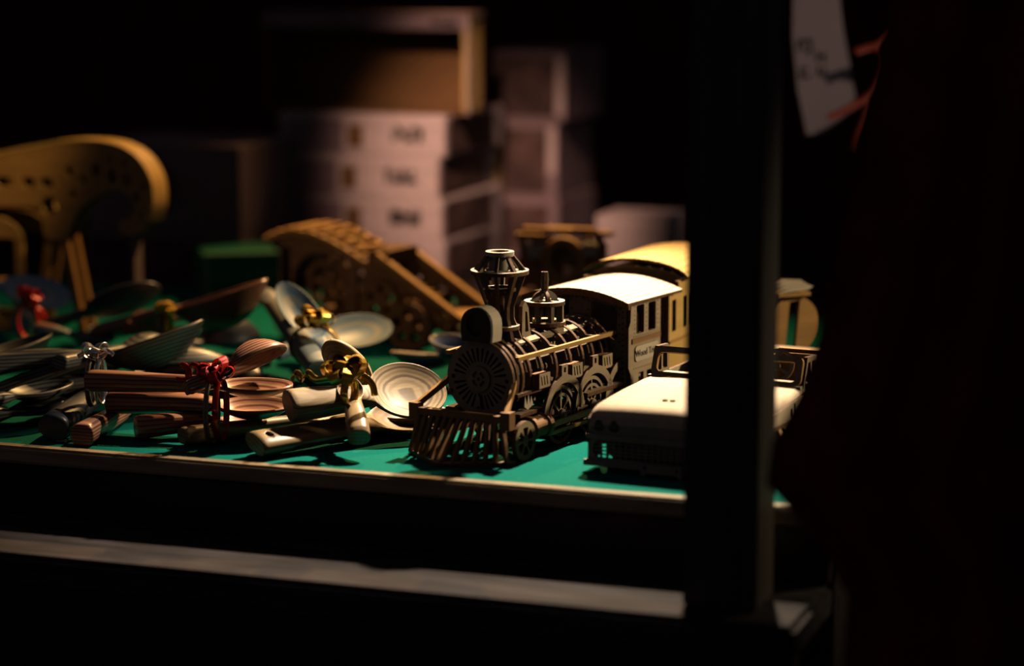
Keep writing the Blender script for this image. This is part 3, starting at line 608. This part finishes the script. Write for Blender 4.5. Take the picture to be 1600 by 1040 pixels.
# ------------------------------------------------------------------ small model far behind the locomotive
rm = thing('plywood_tractor', 'small brown plywood tractor kit with round ring and canopy behind the smokestack', 'model tractor', U(885, 528), R(-20))
bm = B(); tube(bm, [(18 * math.cos(a), -22, 78 + 18 * math.sin(a) * 1.05) for a in [2 * math.pi * i / 28 for i in range(28)]], 5.2, 8, closed=True); mk('ring', bm, 'ply_honey', rm, loc=(0.005, 0, 0))
for y in (-14, 20):
    pm('body_plate', rm, PBr, ([(-56, 20), (34, 20), (34, 92), (-30, 96), (-40, 70), (-56, 60)], [circ(2, 62, 13, 18), rrc(-48, 28, -26, 52, 3), circ(24, 34, 6, 12)], 4, XZ(y)))
    for x, r in ((-38, 18), (16, 24)):
        pm('wheel', rm, PBr, (circ(0, 0, r, 30), [circ(r * .55 * math.cos(a), r * .55 * math.sin(a), r * .17, 10) for a in (0, 1.26, 2.51, 3.77, 5.03)], 7, XZ(y + (-14 if y < 0 else 14), x, r + .2)))
for x0, x1, y, z in ((-46, -18, -16, 100), (-42, 8, -6, 105), (-24, 26, 12, 104), (8, 38, 24, 100)):
    bm = B(); box(bm, x0, x1, y - 5, y + 5, z - 2.5, z + 2.5); mk('canopy_bar', bm, 'ply_honey', rm)
for x, y in ((-40, -14), (-12, -14), (28, -14), (28, 20), (-40, 20)):
    bm = B(); box(bm, x - 2.5, x + 2.5, y - 2.5, y + 2.5, 58, 102); mk('canopy_post', bm, 'ply_brown', rm)
for x, z, w in ((-24, 86, 9), (30, 90, 8)):
    bm = B(); box(bm, x - w, x + w, -26, -18, z - 7, z + 7); bmesh.ops.bevel(bm, geom=list(bm.edges), offset=2, segments=2, affect='EDGES', clamp_overlap=True); mk('lamp_block', bm, 'ply_pale', rm)
bm = B(); box(bm, -52, 32, -13, 19, 40, 44); mk('chassis_floor', bm, 'ply_brown', rm)
# ------------------------------------------------------------------ round disc model seen right of the post
dp = U(1236, 612)
dm = thing('disc_model', 'upright round plywood disc with a tall slot and feathered top piece, right of post', 'wooden model', dp, R(24))
pm('disc', dm, ('ply_honey', 'burnt'), (circ(0, 58, 25, 48), [[(-4, 78), (6, 79), (2, 36), (-8, 36)]], 4, XZ(0)))
pm('stand', dm, ('ply_honey', 'burnt'), ([(-22, 0.3), (22, 0.3), (8, 36), (-8, 36)], [rrc(-6, 8, 6, 22, 2)], 4, XZ(4.5)))
bm = B(); box(bm, -18, 18, -14, 22, 0.3, 4); mk('foot', bm, 'ply_honey', dm)
for k in range(4):
    pm('feather', dm, ('ply_pale', 'burnt'), ([(-20, 86 + k * 2.2), (-8, 87 + k * 2.2), (12, 88 + k * 1.4), (17, 91), (12, 92 + k), (-6, 90 + k * 2.2)], [], 2.4, XZ(-4 + 4 * k)))
bm = B(); box(bm, -18, 14, -6, 10, 83.2, 86); mk('top_bar', bm, 'ply_honey', dm)
# ------------------------------------------------------------------ boxes at the back
BG = 'puzzle boxes stacked in the middle'
BY = R(-19.4); bc = U(690, 441)
be = Vector((math.cos(BY), math.sin(BY), 0)); bn = Vector((-math.sin(BY), math.cos(BY), 0))
def strokes(bm, y, x0, x1, z0, z1, n, seed):
    rnd = random.Random(seed); w = (x1 - x0) / n
    for i in range(n):
        a = x0 + i * w; lo_ = rnd.choice((0, 0, .25)); hi = rnd.choice((1, 1, .75))
        box(bm, a, a + w * .5, y - .5, y + .5, z0 + lo_ * (z1 - z0), z0 + hi * (z1 - z0))
        zz = rnd.choice((z0, (z0 + z1) / 2 - 1, z1 - 2.4)); box(bm, a + w * .5, a + w * .9, y - .5, y + .5, zz, zz + 4.5)
        if rnd.random() < .6: box(bm, a + w * .6, a + w * .86, y - .5, y + .5, z0, z1)
def kit_box(label, x, z, du, dz_yaw, L=200, Dp=190, Hh=46.5, seed=0, front='card_white', side='print', grp=BG, name='kit_box'):
    """x = where the right front corner is; du = shift along the stack front (mm)"""
    t_ = thing(name, label, 'box', x + be * du * MM + Vector((0, 0, z * MM)), BY + dz_yaw, grp)
    bm = B(); box(bm, -L, 0, 0, Dp, 0.2, Hh - 14); bmesh.ops.bevel(bm, geom=list(bm.edges), offset=1, segments=1, affect='EDGES'); mk('carton', bm, front, t_)
    bm = B(); box(bm, -L - 1.2, 1.2, -1.2, Dp + 1.2, Hh - 15, Hh); bmesh.ops.bevel(bm, geom=list(bm.edges), offset=1, segments=1, affect='EDGES'); mk('lid', bm, front, t_)
    bm = B(); box(bm, 0.4, 2.0, 10, Dp - 34, 4, Hh - 4); mk('picture_panel', bm, side, t_)
    bm = B(); box(bm, -L + 8, -122, -2.0, -0.6, 5, Hh - 6); mk('front_print', bm, 'card_dim', t_)
    bm = B(); box(bm, -116, -98, -1.9, -0.7, 10, Hh - 12); mk('small_print', bm, 'kraft', t_)
    bm = B(); strokes(bm, -1.6, -62 + du * 0, -24, 17, 33, 5, seed); mk('lettering', bm, 'ink', t_)
    return t_
for k, (dz, du, txt) in enumerate(((0, 3, 'lowest white kit box of the middle stack, dark behind the models'), (46.7, 0, 'second white kit box from the bottom of the middle stack'), (93.4, -4, 'third white kit box from the bottom of the middle stack'), (140.1, 4, 'topmost flat white kit box of the middle stack, under the open brown tray'))):
    kit_box(txt, bc, dz, du, R((0.6, -0.8, 0.8, 0)[k]), seed=11 + k)
# open tray standing on the stack
tr = thing('open_tray', 'open brown cardboard tray standing on edge on top of the white boxes', 'box', bc + be * 0.022 + bn * 0.02 + Vector((0, 0, .1875)), BY)
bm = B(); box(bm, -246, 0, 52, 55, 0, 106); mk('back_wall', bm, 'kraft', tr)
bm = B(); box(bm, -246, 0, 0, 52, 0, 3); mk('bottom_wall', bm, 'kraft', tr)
bm = B(); box(bm, -3, 0, 0, 52, 3, 106); mk('right_wall', bm, 'kraft_yellow', tr)  # lit inner wall: lamp's yellow put into the card colour
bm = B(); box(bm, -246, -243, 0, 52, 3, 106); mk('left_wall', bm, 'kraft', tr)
bm = B(); box(bm, -248, 2, -1, 54, 106.1, 112); box(bm, -248, 2, -2, 0, 94, 106.1); o = mk('top_flap', bm, 'card_dim', tr)
bm = B(); strokes(bm, -2.4, -40, -8, 97, 104, 5, 5); mk('lettering', bm, 'ink', o)
bm = B(); box(bm, 2.2, 3.4, -2, 5, 0, 106); mk('corner_edge', bm, 'card_white', tr)
# upright kraft strip between the stacks
sp = bc + bn * 0.2 + be * 0.0
ks = thing('kraft_sleeve', 'narrow yellow kraft sleeve standing upright between the two box stacks', 'box', sp + be * -0.022, BY)
bm = B(); box(bm, 0, 16, 0, 20, 0.3, 186); bmesh.ops.bevel(bm, geom=list(bm.edges), offset=2, segments=1, affect='EDGES'); mk('sleeve', bm, 'kraft_yellow', ks)
bm = B(); box(bm, 1, 15, -1, 0.2, 120, 150); mk('label', bm, 'card_white', ks)
# second stack behind, to the right
b2 = bc + bn * 0.235 + be * 0.060
for k, (dz, hh, txt) in enumerate(((0, 72, 'lowest dark picture box of the right rear stack'), (72.4, 92, 'middle dark picture box of the right rear stack'), (164.8, 84, 'uppermost dark picture box of the right rear stack'))):
    t_ = thing('picture_box', txt, 'box', b2 + be * ((0, -.002, .008)[k]) + Vector((0, 0, dz * MM)), BY + R((0, 1, -1)[k]), 'dark picture boxes in the right rear stack')
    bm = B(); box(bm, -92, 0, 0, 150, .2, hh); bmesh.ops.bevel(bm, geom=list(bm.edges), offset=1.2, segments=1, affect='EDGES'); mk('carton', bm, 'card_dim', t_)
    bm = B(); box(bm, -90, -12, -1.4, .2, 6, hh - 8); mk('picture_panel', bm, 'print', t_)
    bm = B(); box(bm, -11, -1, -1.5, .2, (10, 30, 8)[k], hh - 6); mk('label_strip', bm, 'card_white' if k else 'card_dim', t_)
# dim stack on the left
b3 = U(378, 455)
for k, (dz, hh, txt) in enumerate(((0, 62, 'lower dim mauve box left of the white boxes'), (62.4, 96, 'large dim mauve box with a dark round print, left of white boxes'))):
    t_ = thing('mauve_box', txt, 'box', b3 + Vector((0, 0, dz * MM)), BY + R((1, -.5)[k]))
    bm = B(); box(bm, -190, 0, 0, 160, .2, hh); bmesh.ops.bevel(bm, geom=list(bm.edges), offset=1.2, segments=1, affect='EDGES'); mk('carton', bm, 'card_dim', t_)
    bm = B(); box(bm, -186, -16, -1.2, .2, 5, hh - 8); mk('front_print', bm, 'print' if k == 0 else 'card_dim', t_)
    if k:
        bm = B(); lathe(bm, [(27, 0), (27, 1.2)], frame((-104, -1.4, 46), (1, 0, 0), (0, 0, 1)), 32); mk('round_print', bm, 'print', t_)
# pale box behind the coach, green box in the left middle
pb = thing('pale_box', 'pale grey white box standing far behind the coach roof', 'box', U(1040, 446), BY)
bm = B(); box(bm, -80, 0, 0, 80, .2, 62); bmesh.ops.bevel(bm, geom=list(bm.edges), offset=2, segments=2, affect='EDGES'); mk('carton', bm, 'card_white', pb)
bm = B(); box(bm, -81, 1, -1, 81, 58, 76); mk('lid', bm, 'card_white', pb)
gb_ = thing('green_box', 'green box with pale edges between the truck model and copper spoon', 'box', U(322, 474), R(14))
bm = B(); box(bm, 0, 78, 0, 90, .2, 30); bmesh.ops.bevel(bm, geom=list(bm.edges), offset=1.5, segments=2, affect='EDGES'); mk('carton', bm, 'green_card', gb_)
bm = B(); box(bm, -1, 79, -1, 91, 30.2, 52); bmesh.ops.bevel(bm, geom=list(bm.edges), offset=1.5, segments=2, affect='EDGES'); mk('lid', bm, 'green_card', gb_)
bm = B(); box(bm, -1.4, 79.4, -1.5, -0.8, 28.8, 30.6); box(bm, -1.5, 4, -1.6, -.8, 1, 52); box(bm, -1.4, 79.4, -1.5, 4, 52.0, 53); mk('pale_edging', bm, 'green_pale', gb_)
# ------------------------------------------------------------------ things hanging on the right
def hang(px, py, y): return D(px, py, y)
tg = thing('price_tag', 'white paper price tag with dark handwriting hanging right of the post', 'tag', hang(1284, 90, 2.4), R(12))
bm = B(); sl = 2.4 / F * 1000 / _c
def hp(px, py): return ((px - 1284) * sl, (90 - py) * sl)
plate(bm, [hp(1236, -60), hp(1302, -60), hp(1318, 50), hp(1340, 150), hp(1338, 170), hp(1290, 205), hp(1262, 208), hp(1246, 140), hp(1236, 60)], [], 0.8, XZ(0), 0, 0); mk('paper', bm, 'paper', tg)
bm = B()
for x0, y0, x1, y1 in ((1243, 62, 1254, 66), (1252, 62, 1256, 78), (1243, 64, 1247, 80), (1258, 60, 1266, 66), (1264, 64, 1268, 82), (1258, 78, 1264, 84), (1274, 80, 1278, 96), (1286, 82, 1290, 98), (1276, 86, 1288, 90), (1248, 104, 1262, 108), (1248, 110, 1254, 122), (1256, 116, 1266, 121), (1276, 102, 1281, 118), (1276, 114, 1290, 118), (1287, 104, 1291, 120)):
    a, b = hp(x0, y1), hp(x1, y0); box(bm, a[0], b[0], -1.0, -0.2, a[1], b[1])
mk('handwriting', bm, 'ink', tg)
rt = thing('red_ribbon', 'crumpled red satin ribbon looped beside the hanging price tag', 'ribbon', hang(1360, 120, 2.36), R(10))
sl2 = 2.36 / F * 1000 / _c
def rp(px, py, y=0): return ((px - 1360) * sl2, y, (120 - py) * sl2)
for nm, pts, w in (('loop', [rp(1292, 182, -4), rp(1325, 168, 0), rp(1362, 148, 4), rp(1378, 118, 6), rp(1380, 92, 4), rp(1366, 74, 0), rp(1334, 82, -2)], 9), ('tail', [rp(1366, 74, 0), rp(1390, 56, 3), rp(1408, 34, 5), rp(1426, 4, 8), rp(1440, -40, 10)], 7), ('tail', [rp(1362, 148, 4), rp(1352, 180, 0), rp(1338, 212, -3), rp(1334, 232, -4)], 7)):
    bm = B(); strip(bm, curve(pts), (0, 1, .7), w, .5); mk(nm, bm, 'red_satin', rt, smooth=True)
bm = B(); bmesh.ops.create_uvsphere(bm, u_segments=14, v_segments=8, radius=5.5); bmesh.ops.scale(bm, vec=(1, .7, .8), verts=bm.verts); bmesh.ops.translate(bm, vec=rp(1368, 76, -2), verts=bm.verts); mk('knot', bm, 'red_satin', rt, smooth=True)
# the dark red cloth falling in front at the right
bm = B(); cy = 1.37; edge = [(1420, -160), (1400, 0), (1366, 200), (1318, 400), (1292, 540), (1262, 630), (1217, 715), (1208, 780), (1290, 870), (1338, 960), (1330, 1060), (1320, 1250), (1315, 1500)]
rows = []
for j, (ex, ey) in enumerate(edge):
    row = []
    for i in range(61):
        f = i / 60; px = ex + (1900 - ex) * f
        p = D(px, ey, cy); q = f * 26 + j * .25
        dy = 0.012 * math.sin(q) + 0.008 * math.sin(q * .43 + 1) + 0.02 * (1 - min(1, f * 8)) ** 2
        row.append(bm.verts.new((p.x * 1000, (p.y + dy) * 1000, p.z * 1000)))
    rows.append(row)
for a, b in zip(rows, rows[1:]):
    for i in range(60): bm.faces.new([a[i], a[i + 1], b[i + 1], b[i]])
bmesh.ops.solidify(bm, geom=list(bm.faces), thickness=3)
tag(mk('red_drape', bm, 'red_cloth', smooth=True), 'dark red cloth hanging in folds in front of the stall at the right', 'cloth')
# ------------------------------------------------------------------ laminated wooden spoons
def sm(a, b, x):
    x = max(0, min(1, (x - a) / (b - a))); return x * x * (3 - 2 * x)
def spoon_mesh(L, bl, bw, dep, hw, ht, sag, neck, rim_t=2.4, taper=0.75, tipdrop=0.0, N=26):
    bm = B(); rings = []; ns = 44
    for i in range(ns + 1):
        f = i / ns; s = L * (f if f < .5 else f)
        if i > ns - 10: s = L - (L - L * (ns - 10) / ns) * ((ns - i) / 10) ** 1.6
        k = sm(L - bl - 14, L - bl + 10, s)
        hwid = hw / 2 * (1 - (1 - taper) * sm(L * .1, L - bl, s))
        e = (s - (L - bl / 2)) / (bl / 2)
        ell = bw / 2 * math.sqrt(max(0, 1 - e * e)) if e > -1 else 0
        nk = hwid * (1 if e < 0 else max(0.0, 1 - e))
        a = max(0.35, (ell ** 3 + nk ** 3) ** (1 / 3))
        hh = ht / 2 * (1 - 0.25 * sm(0, L - bl, s)) * (1 if s > 2 else 0.86)
        bowl = max(0.0, 1 - e * e) if e > -1 else 0.0
        zc = sag * math.sin(math.pi * min(1, s / (L - bl + 1e-6))) * (1 - k) + k * (-tipdrop * max(0, e) ** 2)
        ring = []
        for j in range(N):
            an = 2 * math.pi * j / N; c, sn = math.cos(an), math.sin(an)
            cx = math.copysign(abs(c) ** .75, c); sz = math.copysign(abs(sn) ** .75, sn)
            zh = hh * sz
            zb = -dep * bowl * (1 - cx * cx) + hh * .3 if sn >= 0 else hh * .3 - rim_t - (dep + 1.0) * bowl * (1 - abs(cx) ** 2.2)
            ring.append(bm.verts.new((s, a * cx, zc + zh * (1 - k) + zb * k)))
        rings.append(ring)
    for a, b in zip(rings, rings[1:]):
        for j in range(N): bm.faces.new([a[j], a[(j + 1) % N], b[(j + 1) % N], b[j]])
    bm.faces.new(rings[0]); bm.faces.new(rings[-1])
    return bm
def spoon(label, h, tpt, roll, mat, bl=56, bw=42, dep=11, hw=17, ht=12, sag=0, neck=8, cat='spoon', group=None, name='wooden_spoon', hole=None, taper=.75, tipdrop=0, L=None, endmat=None, ext=0):
    a = U(*h); b = U(*tpt); a = a - (b - a) * ext; x = (b - a)
    if L is None: L = x.length * 1000
    x.normalize(); up = Vector((0, 0, 1)); y = up.cross(x).normalized(); z = x.cross(y)
    rot = Matrix((x, y, z)).transposed() @ Matrix.Rotation(R(roll), 3, 'X')
    m = rot.to_4x4(); m.translation = a
    bm = spoon_mesh(L, min(bl, L * .6), bw, dep, hw, ht, sag, neck, taper=taper, tipdrop=tipdrop)
    o = mk(name, bm, mat, smooth=True)
    if hole:
        bc_ = B(); bmesh.ops.create_cone(bc_, cap_ends=True, segments=20, radius1=hole[1], radius2=hole[1], depth=60); bmesh.ops.translate(bc_, vec=(hole[0], 0, 0), verts=bc_.verts)
        cu = mk('cutter', bc_, 'hole'); md = o.modifiers.new('b', 'BOOLEAN'); md.operation = 'DIFFERENCE'; md.object = cu; md.solver = 'EXACT'
        bpy.context.view_layer.update()
        me = bpy.data.meshes.new_from_object(o.evaluated_get(bpy.context.evaluated_depsgraph_get()))
        o.modifiers.clear(); o.data = me; bpy.data.objects.remove(cu)
    # sharp flat end, smooth sides
    for p in o.data.polygons:
        if len(p.vertices) > 8: p.use_smooth = False
    o.matrix_world = m
    if endmat:
        bm = B(); lathe(bm, [(ht * .36, -.5), (ht * .36, .4)], frame((-.2, 0, 0), (0, 1, 0), (0, 0, 1)), 20); e = mk('end_inlay', bm, endmat, o)
    return tag(o, label, cat, group)
G1 = 'copper brown spoons tied with red ribbon'
spoon('long copper spoon on top of the red-ribbon bundle, bowl level at right', (137, 594, .042), (457, 604, .044), 4, 'lam_copper', 62, 36, 8, 15, 17, 0, group=G1)
spoon('thick copper spoon handle with notched neck, second from top of red-ribbon bundle', (172, 627, .024), (455, 636, .026), 6, 'lam_copper', 60, 38, 9, 21, 19, 1.5, group=G1, hole=(10, 2.2))
spoon('rose striped spoon of the red-ribbon bundle with its deep bowl raised at the back', (290, 606, .046), (447, 544, .070), 148, 'lam_rose', 76, 40, 14, 15, 12, 0, group=G1)
spoon('rose brown handle pointing to the table lip under the red-ribbon bundle', (127, 680, .010), (203, 636, .010), 0, 'lam_rose', 50, 30, 7, 18, 18, 0, group=G1, L=150)
spoon('short copper handle lying lowest under the red-ribbon bundle', (212, 668, .0105), (440, 652, .011), 0, 'lam_copper', 50, 34, 8, 19, 18, 1.5, group=G1)
spoon('pale slender spoon handle below the red-ribbon bundle, nearest the table lip', (284, 681, .0085), (560, 645, .009), 0, 'lam_walnut', 50, 30, 6, 15, 14, 0)
G2 = 'walnut spoons tied with gold ribbon in front'
spoon('large pale spoon with ringed round bowl facing up beside the cowcatcher', (450, 634, .034), (694, 604, .038), 38, 'lam_pale', 62, 56, 7, 26, 20, 0, group=G2, taper=.72)
spoon('spoon with narrow upright ringed bowl behind the front gold bow', (573, 612, .032), (516, 531, .079), 14, 'lam_pale', 58, 34, 6, 12, 10, 0, ext=.55, group=G2, taper=.9)
spoon('rounded walnut handle end pointing at the viewer below the front gold bow', (561, 684, .017), (544, 590, .050), 0, 'lam_walnut', 30, 18, 5, 17, 15, 2, group=G2, taper=.8)
spoon('flat walnut spoon with a hole through its broad handle end, at the front', (398, 694, .011), (694, 640, .014), 22, 'lam_walnut', 70, 40, 8, 25, 14, 0, group=G2, hole=(12, 3.4), taper=.9)
spoon('small dark walnut handle end left of the fat handle in the front bundle', (408, 629, .022), (575, 606, .030), 0, 'lam_walnut', 40, 24, 6, 15, 14, 0, group=G2)
spoon('dark walnut spoon with flat bowl lying beneath the large ringed bowl', (520, 664, .010), (712, 640, .012), -4, 'lam_pale', 70, 38, 9, 15, 14, 0, group=G2)
G3 = 'black laminated spoons tied with silver ribbon'
spoon('black spoon with grey curved handle and upturned bowl crossing the silver ribbon', (-40, 578, .040), (357, 560, .036), 174, 'lam_grey', 90, 40, 12, 18, 18, -7, group=G3)
spoon('black scoop with finely striped side raised behind the silver ribbon', (-12, 618, .020), (318, 501, .070), -14, 'lam_black', 92, 46, 24, 17, 16, 2, group=G3)
spoon('black handle with round dark end beneath the silver ribbon', (88, 606, .022), (300, 578, .024), 0, 'lam_black', 56, 34, 8, 22, 21, 0, group=G3)
spoon('black handle with green and blue streak pointing to the table lip at left', (82, 668, .0115), (170, 600, .018), 20, 'lam_navy', 50, 32, 8, 23, 20, 0, group=G3, L=170)
spoon('dark grey spoon half under the silver ribbon knot, pointing left', (92, 566, .046), (262, 532, .040), 190, 'lam_grey', 60, 32, 8, 14, 12, 0, group=G3)
spoon('added black spoon filling the dark at the far left near the table lip', (-60, 654, .010), (120, 630, .012), 180, 'lam_black', 60, 36, 9, 19, 18, 0, group=G3)  # added dark filler spoon, blackens the lower left
spoon('added dark filler spoon with grey streaked handle entering at the left edge', (-70, 640, .024), (110, 596, .030), 0, 'lam_grey', 60, 34, 8, 16, 15, 0, group=G3)  # added filler spoon, darkens the gap at the left edge
spoon('added black ladle filling the shadow behind the red ribbon curls', (420, 560, .026), (215, 582, .022), 150, 'lam_black', 84, 46, 20, 15, 14, 0, group=G3, name='wooden_ladle', cat='ladle')  # added dark ladle standing in for the shadow behind the red bundle
spoon('added black spoon filling the shadow between the copper bundle and the olive handle', (470, 612, .014), (330, 566, .020), 170, 'lam_navy', 70, 38, 12, 15, 14, 0, group=G3)  # added dark spoon, its black takes the place of shadow here
G4 = 'blue grey spoons tied with gold bow behind'
spoon('olive grey thick handle with dark cut end in the blue bundle', (500, 578, .034), (408, 450, .072), 180, 'lam_olive', 44, 22, 4, 20, 18, 0, group=G4)
spoon('blue grey spoon with leaf-shaped bowl raised to the upper left', (540, 592, .020), (440, 442, .088), -10, 'lam_blue', 84, 32, 5, 14, 11, 0, group=G4, taper=.8)
spoon('light blue spoon with wide pointed bowl facing up, right of the rear gold bow', (430, 552, .030), (608, 503, .044), 26, 'lam_blue', 76, 46, 6, 14, 11, 0, group=G4)
spoon('narrow pale blue handle lying beside the olive one', (548, 604, .018), (470, 500, .034), 0, 'lam_teal', 40, 24, 5, 13, 12, 0, group=G4)
G5 = 'dark spoons tied with the small gold bow at back left'
spoon('big copper ladle with deep dark bowl, propped up behind the black spoons', (150, 519, .030), (416, 438, .088), 4, 'lam_rose', 104, 44, 30, 15, 14, 0, cat='ladle', name='wooden_ladle', group=G5)
spoon('orange brown handle end running into the small gold bow', (196, 512, .038), (330, 486, .046), 180, 'lam_rose', 44, 26, 6, 17, 16, 0, group=G5)
spoon('green and grey striped handle between red-tied spoons and small gold bow', (55, 514, .034), (180, 530, .026), 0, 'lam_green', 50, 26, 8, 15, 14, 0, group=G5)
spoon('dark navy spatula with long raised blade at the back left', (60, 514, .030), (250, 448, .070), -40, 'lam_navy', 110, 44, 3, 13, 10, 0, cat='spatula', name='wooden_spatula', group=G5)
spoon('dark spoon handle lying across the back left spoons below the gold bow', (300, 522, .026), (140, 512, .028), 0, 'lam_navy', 50, 28, 6, 16, 15, 0, group=G5)
spoon('added black ladle filling the shadow behind the raised striped scoop', (250, 548, .020), (400, 516, .026), 186, 'lam_navy', 80, 46, 18, 16, 14, 0, cat='ladle', name='wooden_ladle', group=G5)  # added dark ladle in place of the shadow between the bundles
G6 = 'blue spoons tied with red bow at the far left'
spoon('blue grey oval spoon bowl tilted behind the red bow at far left', (-70, 432, .070), (112, 466, .046), 30, 'lam_blue', 74, 46, 5, 13, 10, 0, group=G6)
spoon('thick handle with bright teal cut end pointing at the viewer, far left', (33, 508, .028), (62, 445, .040), 0, 'lam_olive', 40, 24, 6, 19, 22, 0, group=G6, endmat='teal_end', L=105)
spoon('dark spoon with pale rim edge at the far left, below the red bow', (-120, 590, .034), (76, 521, .052), -10, 'lam_black', 90, 44, 18, 16, 14, 0, group=G6)
spoon('cream and navy striped flat spoon lying behind the ringed bowl', (790, 562, .026), (612, 550, .024), 8, 'lam_cream_blue', 84, 34, 12, 14, 11, 0)
spoon('cream and blue striped scoop end propped behind the headlamp', (820, 560, .036), (680, 524, .040), -6, 'lam_cream_blue', 76, 40, 24, 14, 10, 0, cat='scoop', name='wooden_scoop')
# ------------------------------------------------------------------ ribbons and twine
def bow(label, c, foil, size, loops, ax, rx, rz, twine=True, tails=(), seed=1, w=5.0, dots=False):
    """c = centre on top of the bundle, ax = bundle direction, rx/rz = half width/height of the band (mm)"""
    t_ = thing('ribbon_bow', label, 'ribbon', c, 0); rnd = random.Random(seed)
    ax = Vector(ax).normalized(); sd = ax.cross(Vector((0, 0, 1))).normalized()
    for k in range(loops):
        a = 2 * math.pi * k / loops + rnd.uniform(-.25, .25); el = rnd.uniform(.45, 1.25) if k % 2 else rnd.uniform(.1, .7)
        d = Vector((math.cos(a) * math.cos(el), math.sin(a) * math.cos(el), math.sin(el))); n = Vector((-math.sin(a), math.cos(a), rnd.uniform(-.5, .5))).normalized(); u = d.cross(n).normalized()
        s = size * rnd.uniform(.75, 1.1); pts = []
        for i in range(17):
            q = -math.pi + 2 * math.pi * i / 16; rr = s * .5
            pts.append(d * (rr + rr * math.cos(q)) + u * (rr * .62 * math.sin(q)) + Vector((0, 0, 1.5)))
        bm = B(); strip(bm, pts, n, w); mk('loop', bm, foil, t_)
    bm = B(); bmesh.ops.create_uvsphere(bm, u_segments=10, v_segments=6, radius=w * .55); bmesh.ops.translate(bm, vec=(0, 0, 1.5), verts=bm.verts); mk('knot', bm, foil, t_, smooth=True)
    ring = [sd * rx * math.cos(q) + Vector((0, 0, -rz + rz * math.sin(q))) for q in [2 * math.pi * i / 28 for i in range(28)]]
    bm = B(); rr = ring + [ring[0]]; strip(bm, [p + ax * 3 for p in rr], ax, w * .7); mk('band', bm, foil, t_, smooth=True)
    if twine:
        bm = B(); tube(bm, [p * 1.03 - ax * 3 for p in ring], 1.1, 8, closed=True); tube(bm, [p * 1.05 - ax * 5 for p in ring], 1.1, 8, closed=True); o = mk('twine', bm, 'twine', t_, smooth=True); o['label'] = 'pale jute twine'
    for tl in tails:
        bm = B(); pts = curve([Vector((0, 0, 1)), *[Vector(p) for p in tl]]); strip(bm, pts, (ax * .6 + Vector((0, 0, .8))), w * .6); mk('tail', bm, foil, t_, smooth=True)
    return t_
def coil(x0, x1, r, turns, y=0, z=3):
    n = int(turns * 10); return [(x0 + (x1 - x0) * i / n + r * math.sin(turns * 2 * math.pi * i / n) * .5, y, z + r - r * math.cos(turns * 2 * math.pi * i / n)) for i in range(n + 1)]
cR = U(338, 592, .052)
bow('red foil ribbon curling on top of the copper spoon bundle', cR, 'red_foil', 16, 8, (1, -.15, 0), 17, 24, True, tails=[coil(-4, -26, 5, 2.6, 0, 1), [(-12, -4, 2), (-24, -5, 0), (-30, -5, 1)]], seed=3, w=7)
cG = U(540, 592, .056)
bow('bright gold foil bow on the front walnut spoon bundle', cG, 'gold_foil', 19, 18, (.9, -.3, 0), 11, 10, False, tails=[[(-10, -4, 2), (-22, -6, 1), (-28, -6, 6), (-32, -7, 1), (-36, -7, 6), (-40, -7, 0)], [(12, -2, 3), (20, -4, -3), (22, -4, -12)]], seed=6, w=9)
cB = U(492, 508, .062)
bow('gold foil bow on the blue grey spoon bundle, behind the front gold bow', cB, 'gold_foil', 17, 9, (.2, 1, 0), 20, 16, True, tails=[], seed=9, w=9)
cS = U(150, 560, .056)
bow('silver foil ribbon tied round the black spoon bundle', cS, 'silver_foil', 13, 5, (1, -.1, 0), 13, 18, True, tails=[[(-6, 0, 5), (-14, -2, 2)], [(8, 0, 6), (14, -2, 3)]], seed=12, w=6.5)
cE = U(258, 490, .056)
bow('small gold foil bow by the copper ladle at back left', cE, 'gold_foil', 13, 7, (1, -.1, .1), 10, 14, True, seed=15, w=7)
cF = U(46, 476, .052)
bow('shiny red foil bow on the far left spoon bundle', cF, 'red_foil', 16, 7, (.3, 1, 0), 14, 16, False, tails=[[(6, -6, -4), (10, -10, -16), (11, -11, -26), (12, -12, -34)]], seed=18, w=8)
# wood chip on the felt
bm = B(); plate(bm, [(-5, -1), (0, -2), (4, -.5), (5.5, .8), (1, 1.8), (-3, 1.2)], [], .8, Matrix.Rotation(.1, 4, 'X')); o = mk('wood_chip', bm, 'ply_pale', loc=U(98, 688, .0012)); tag(o, 'tiny pale wood chip lying on the felt by the lip', 'wood chip')
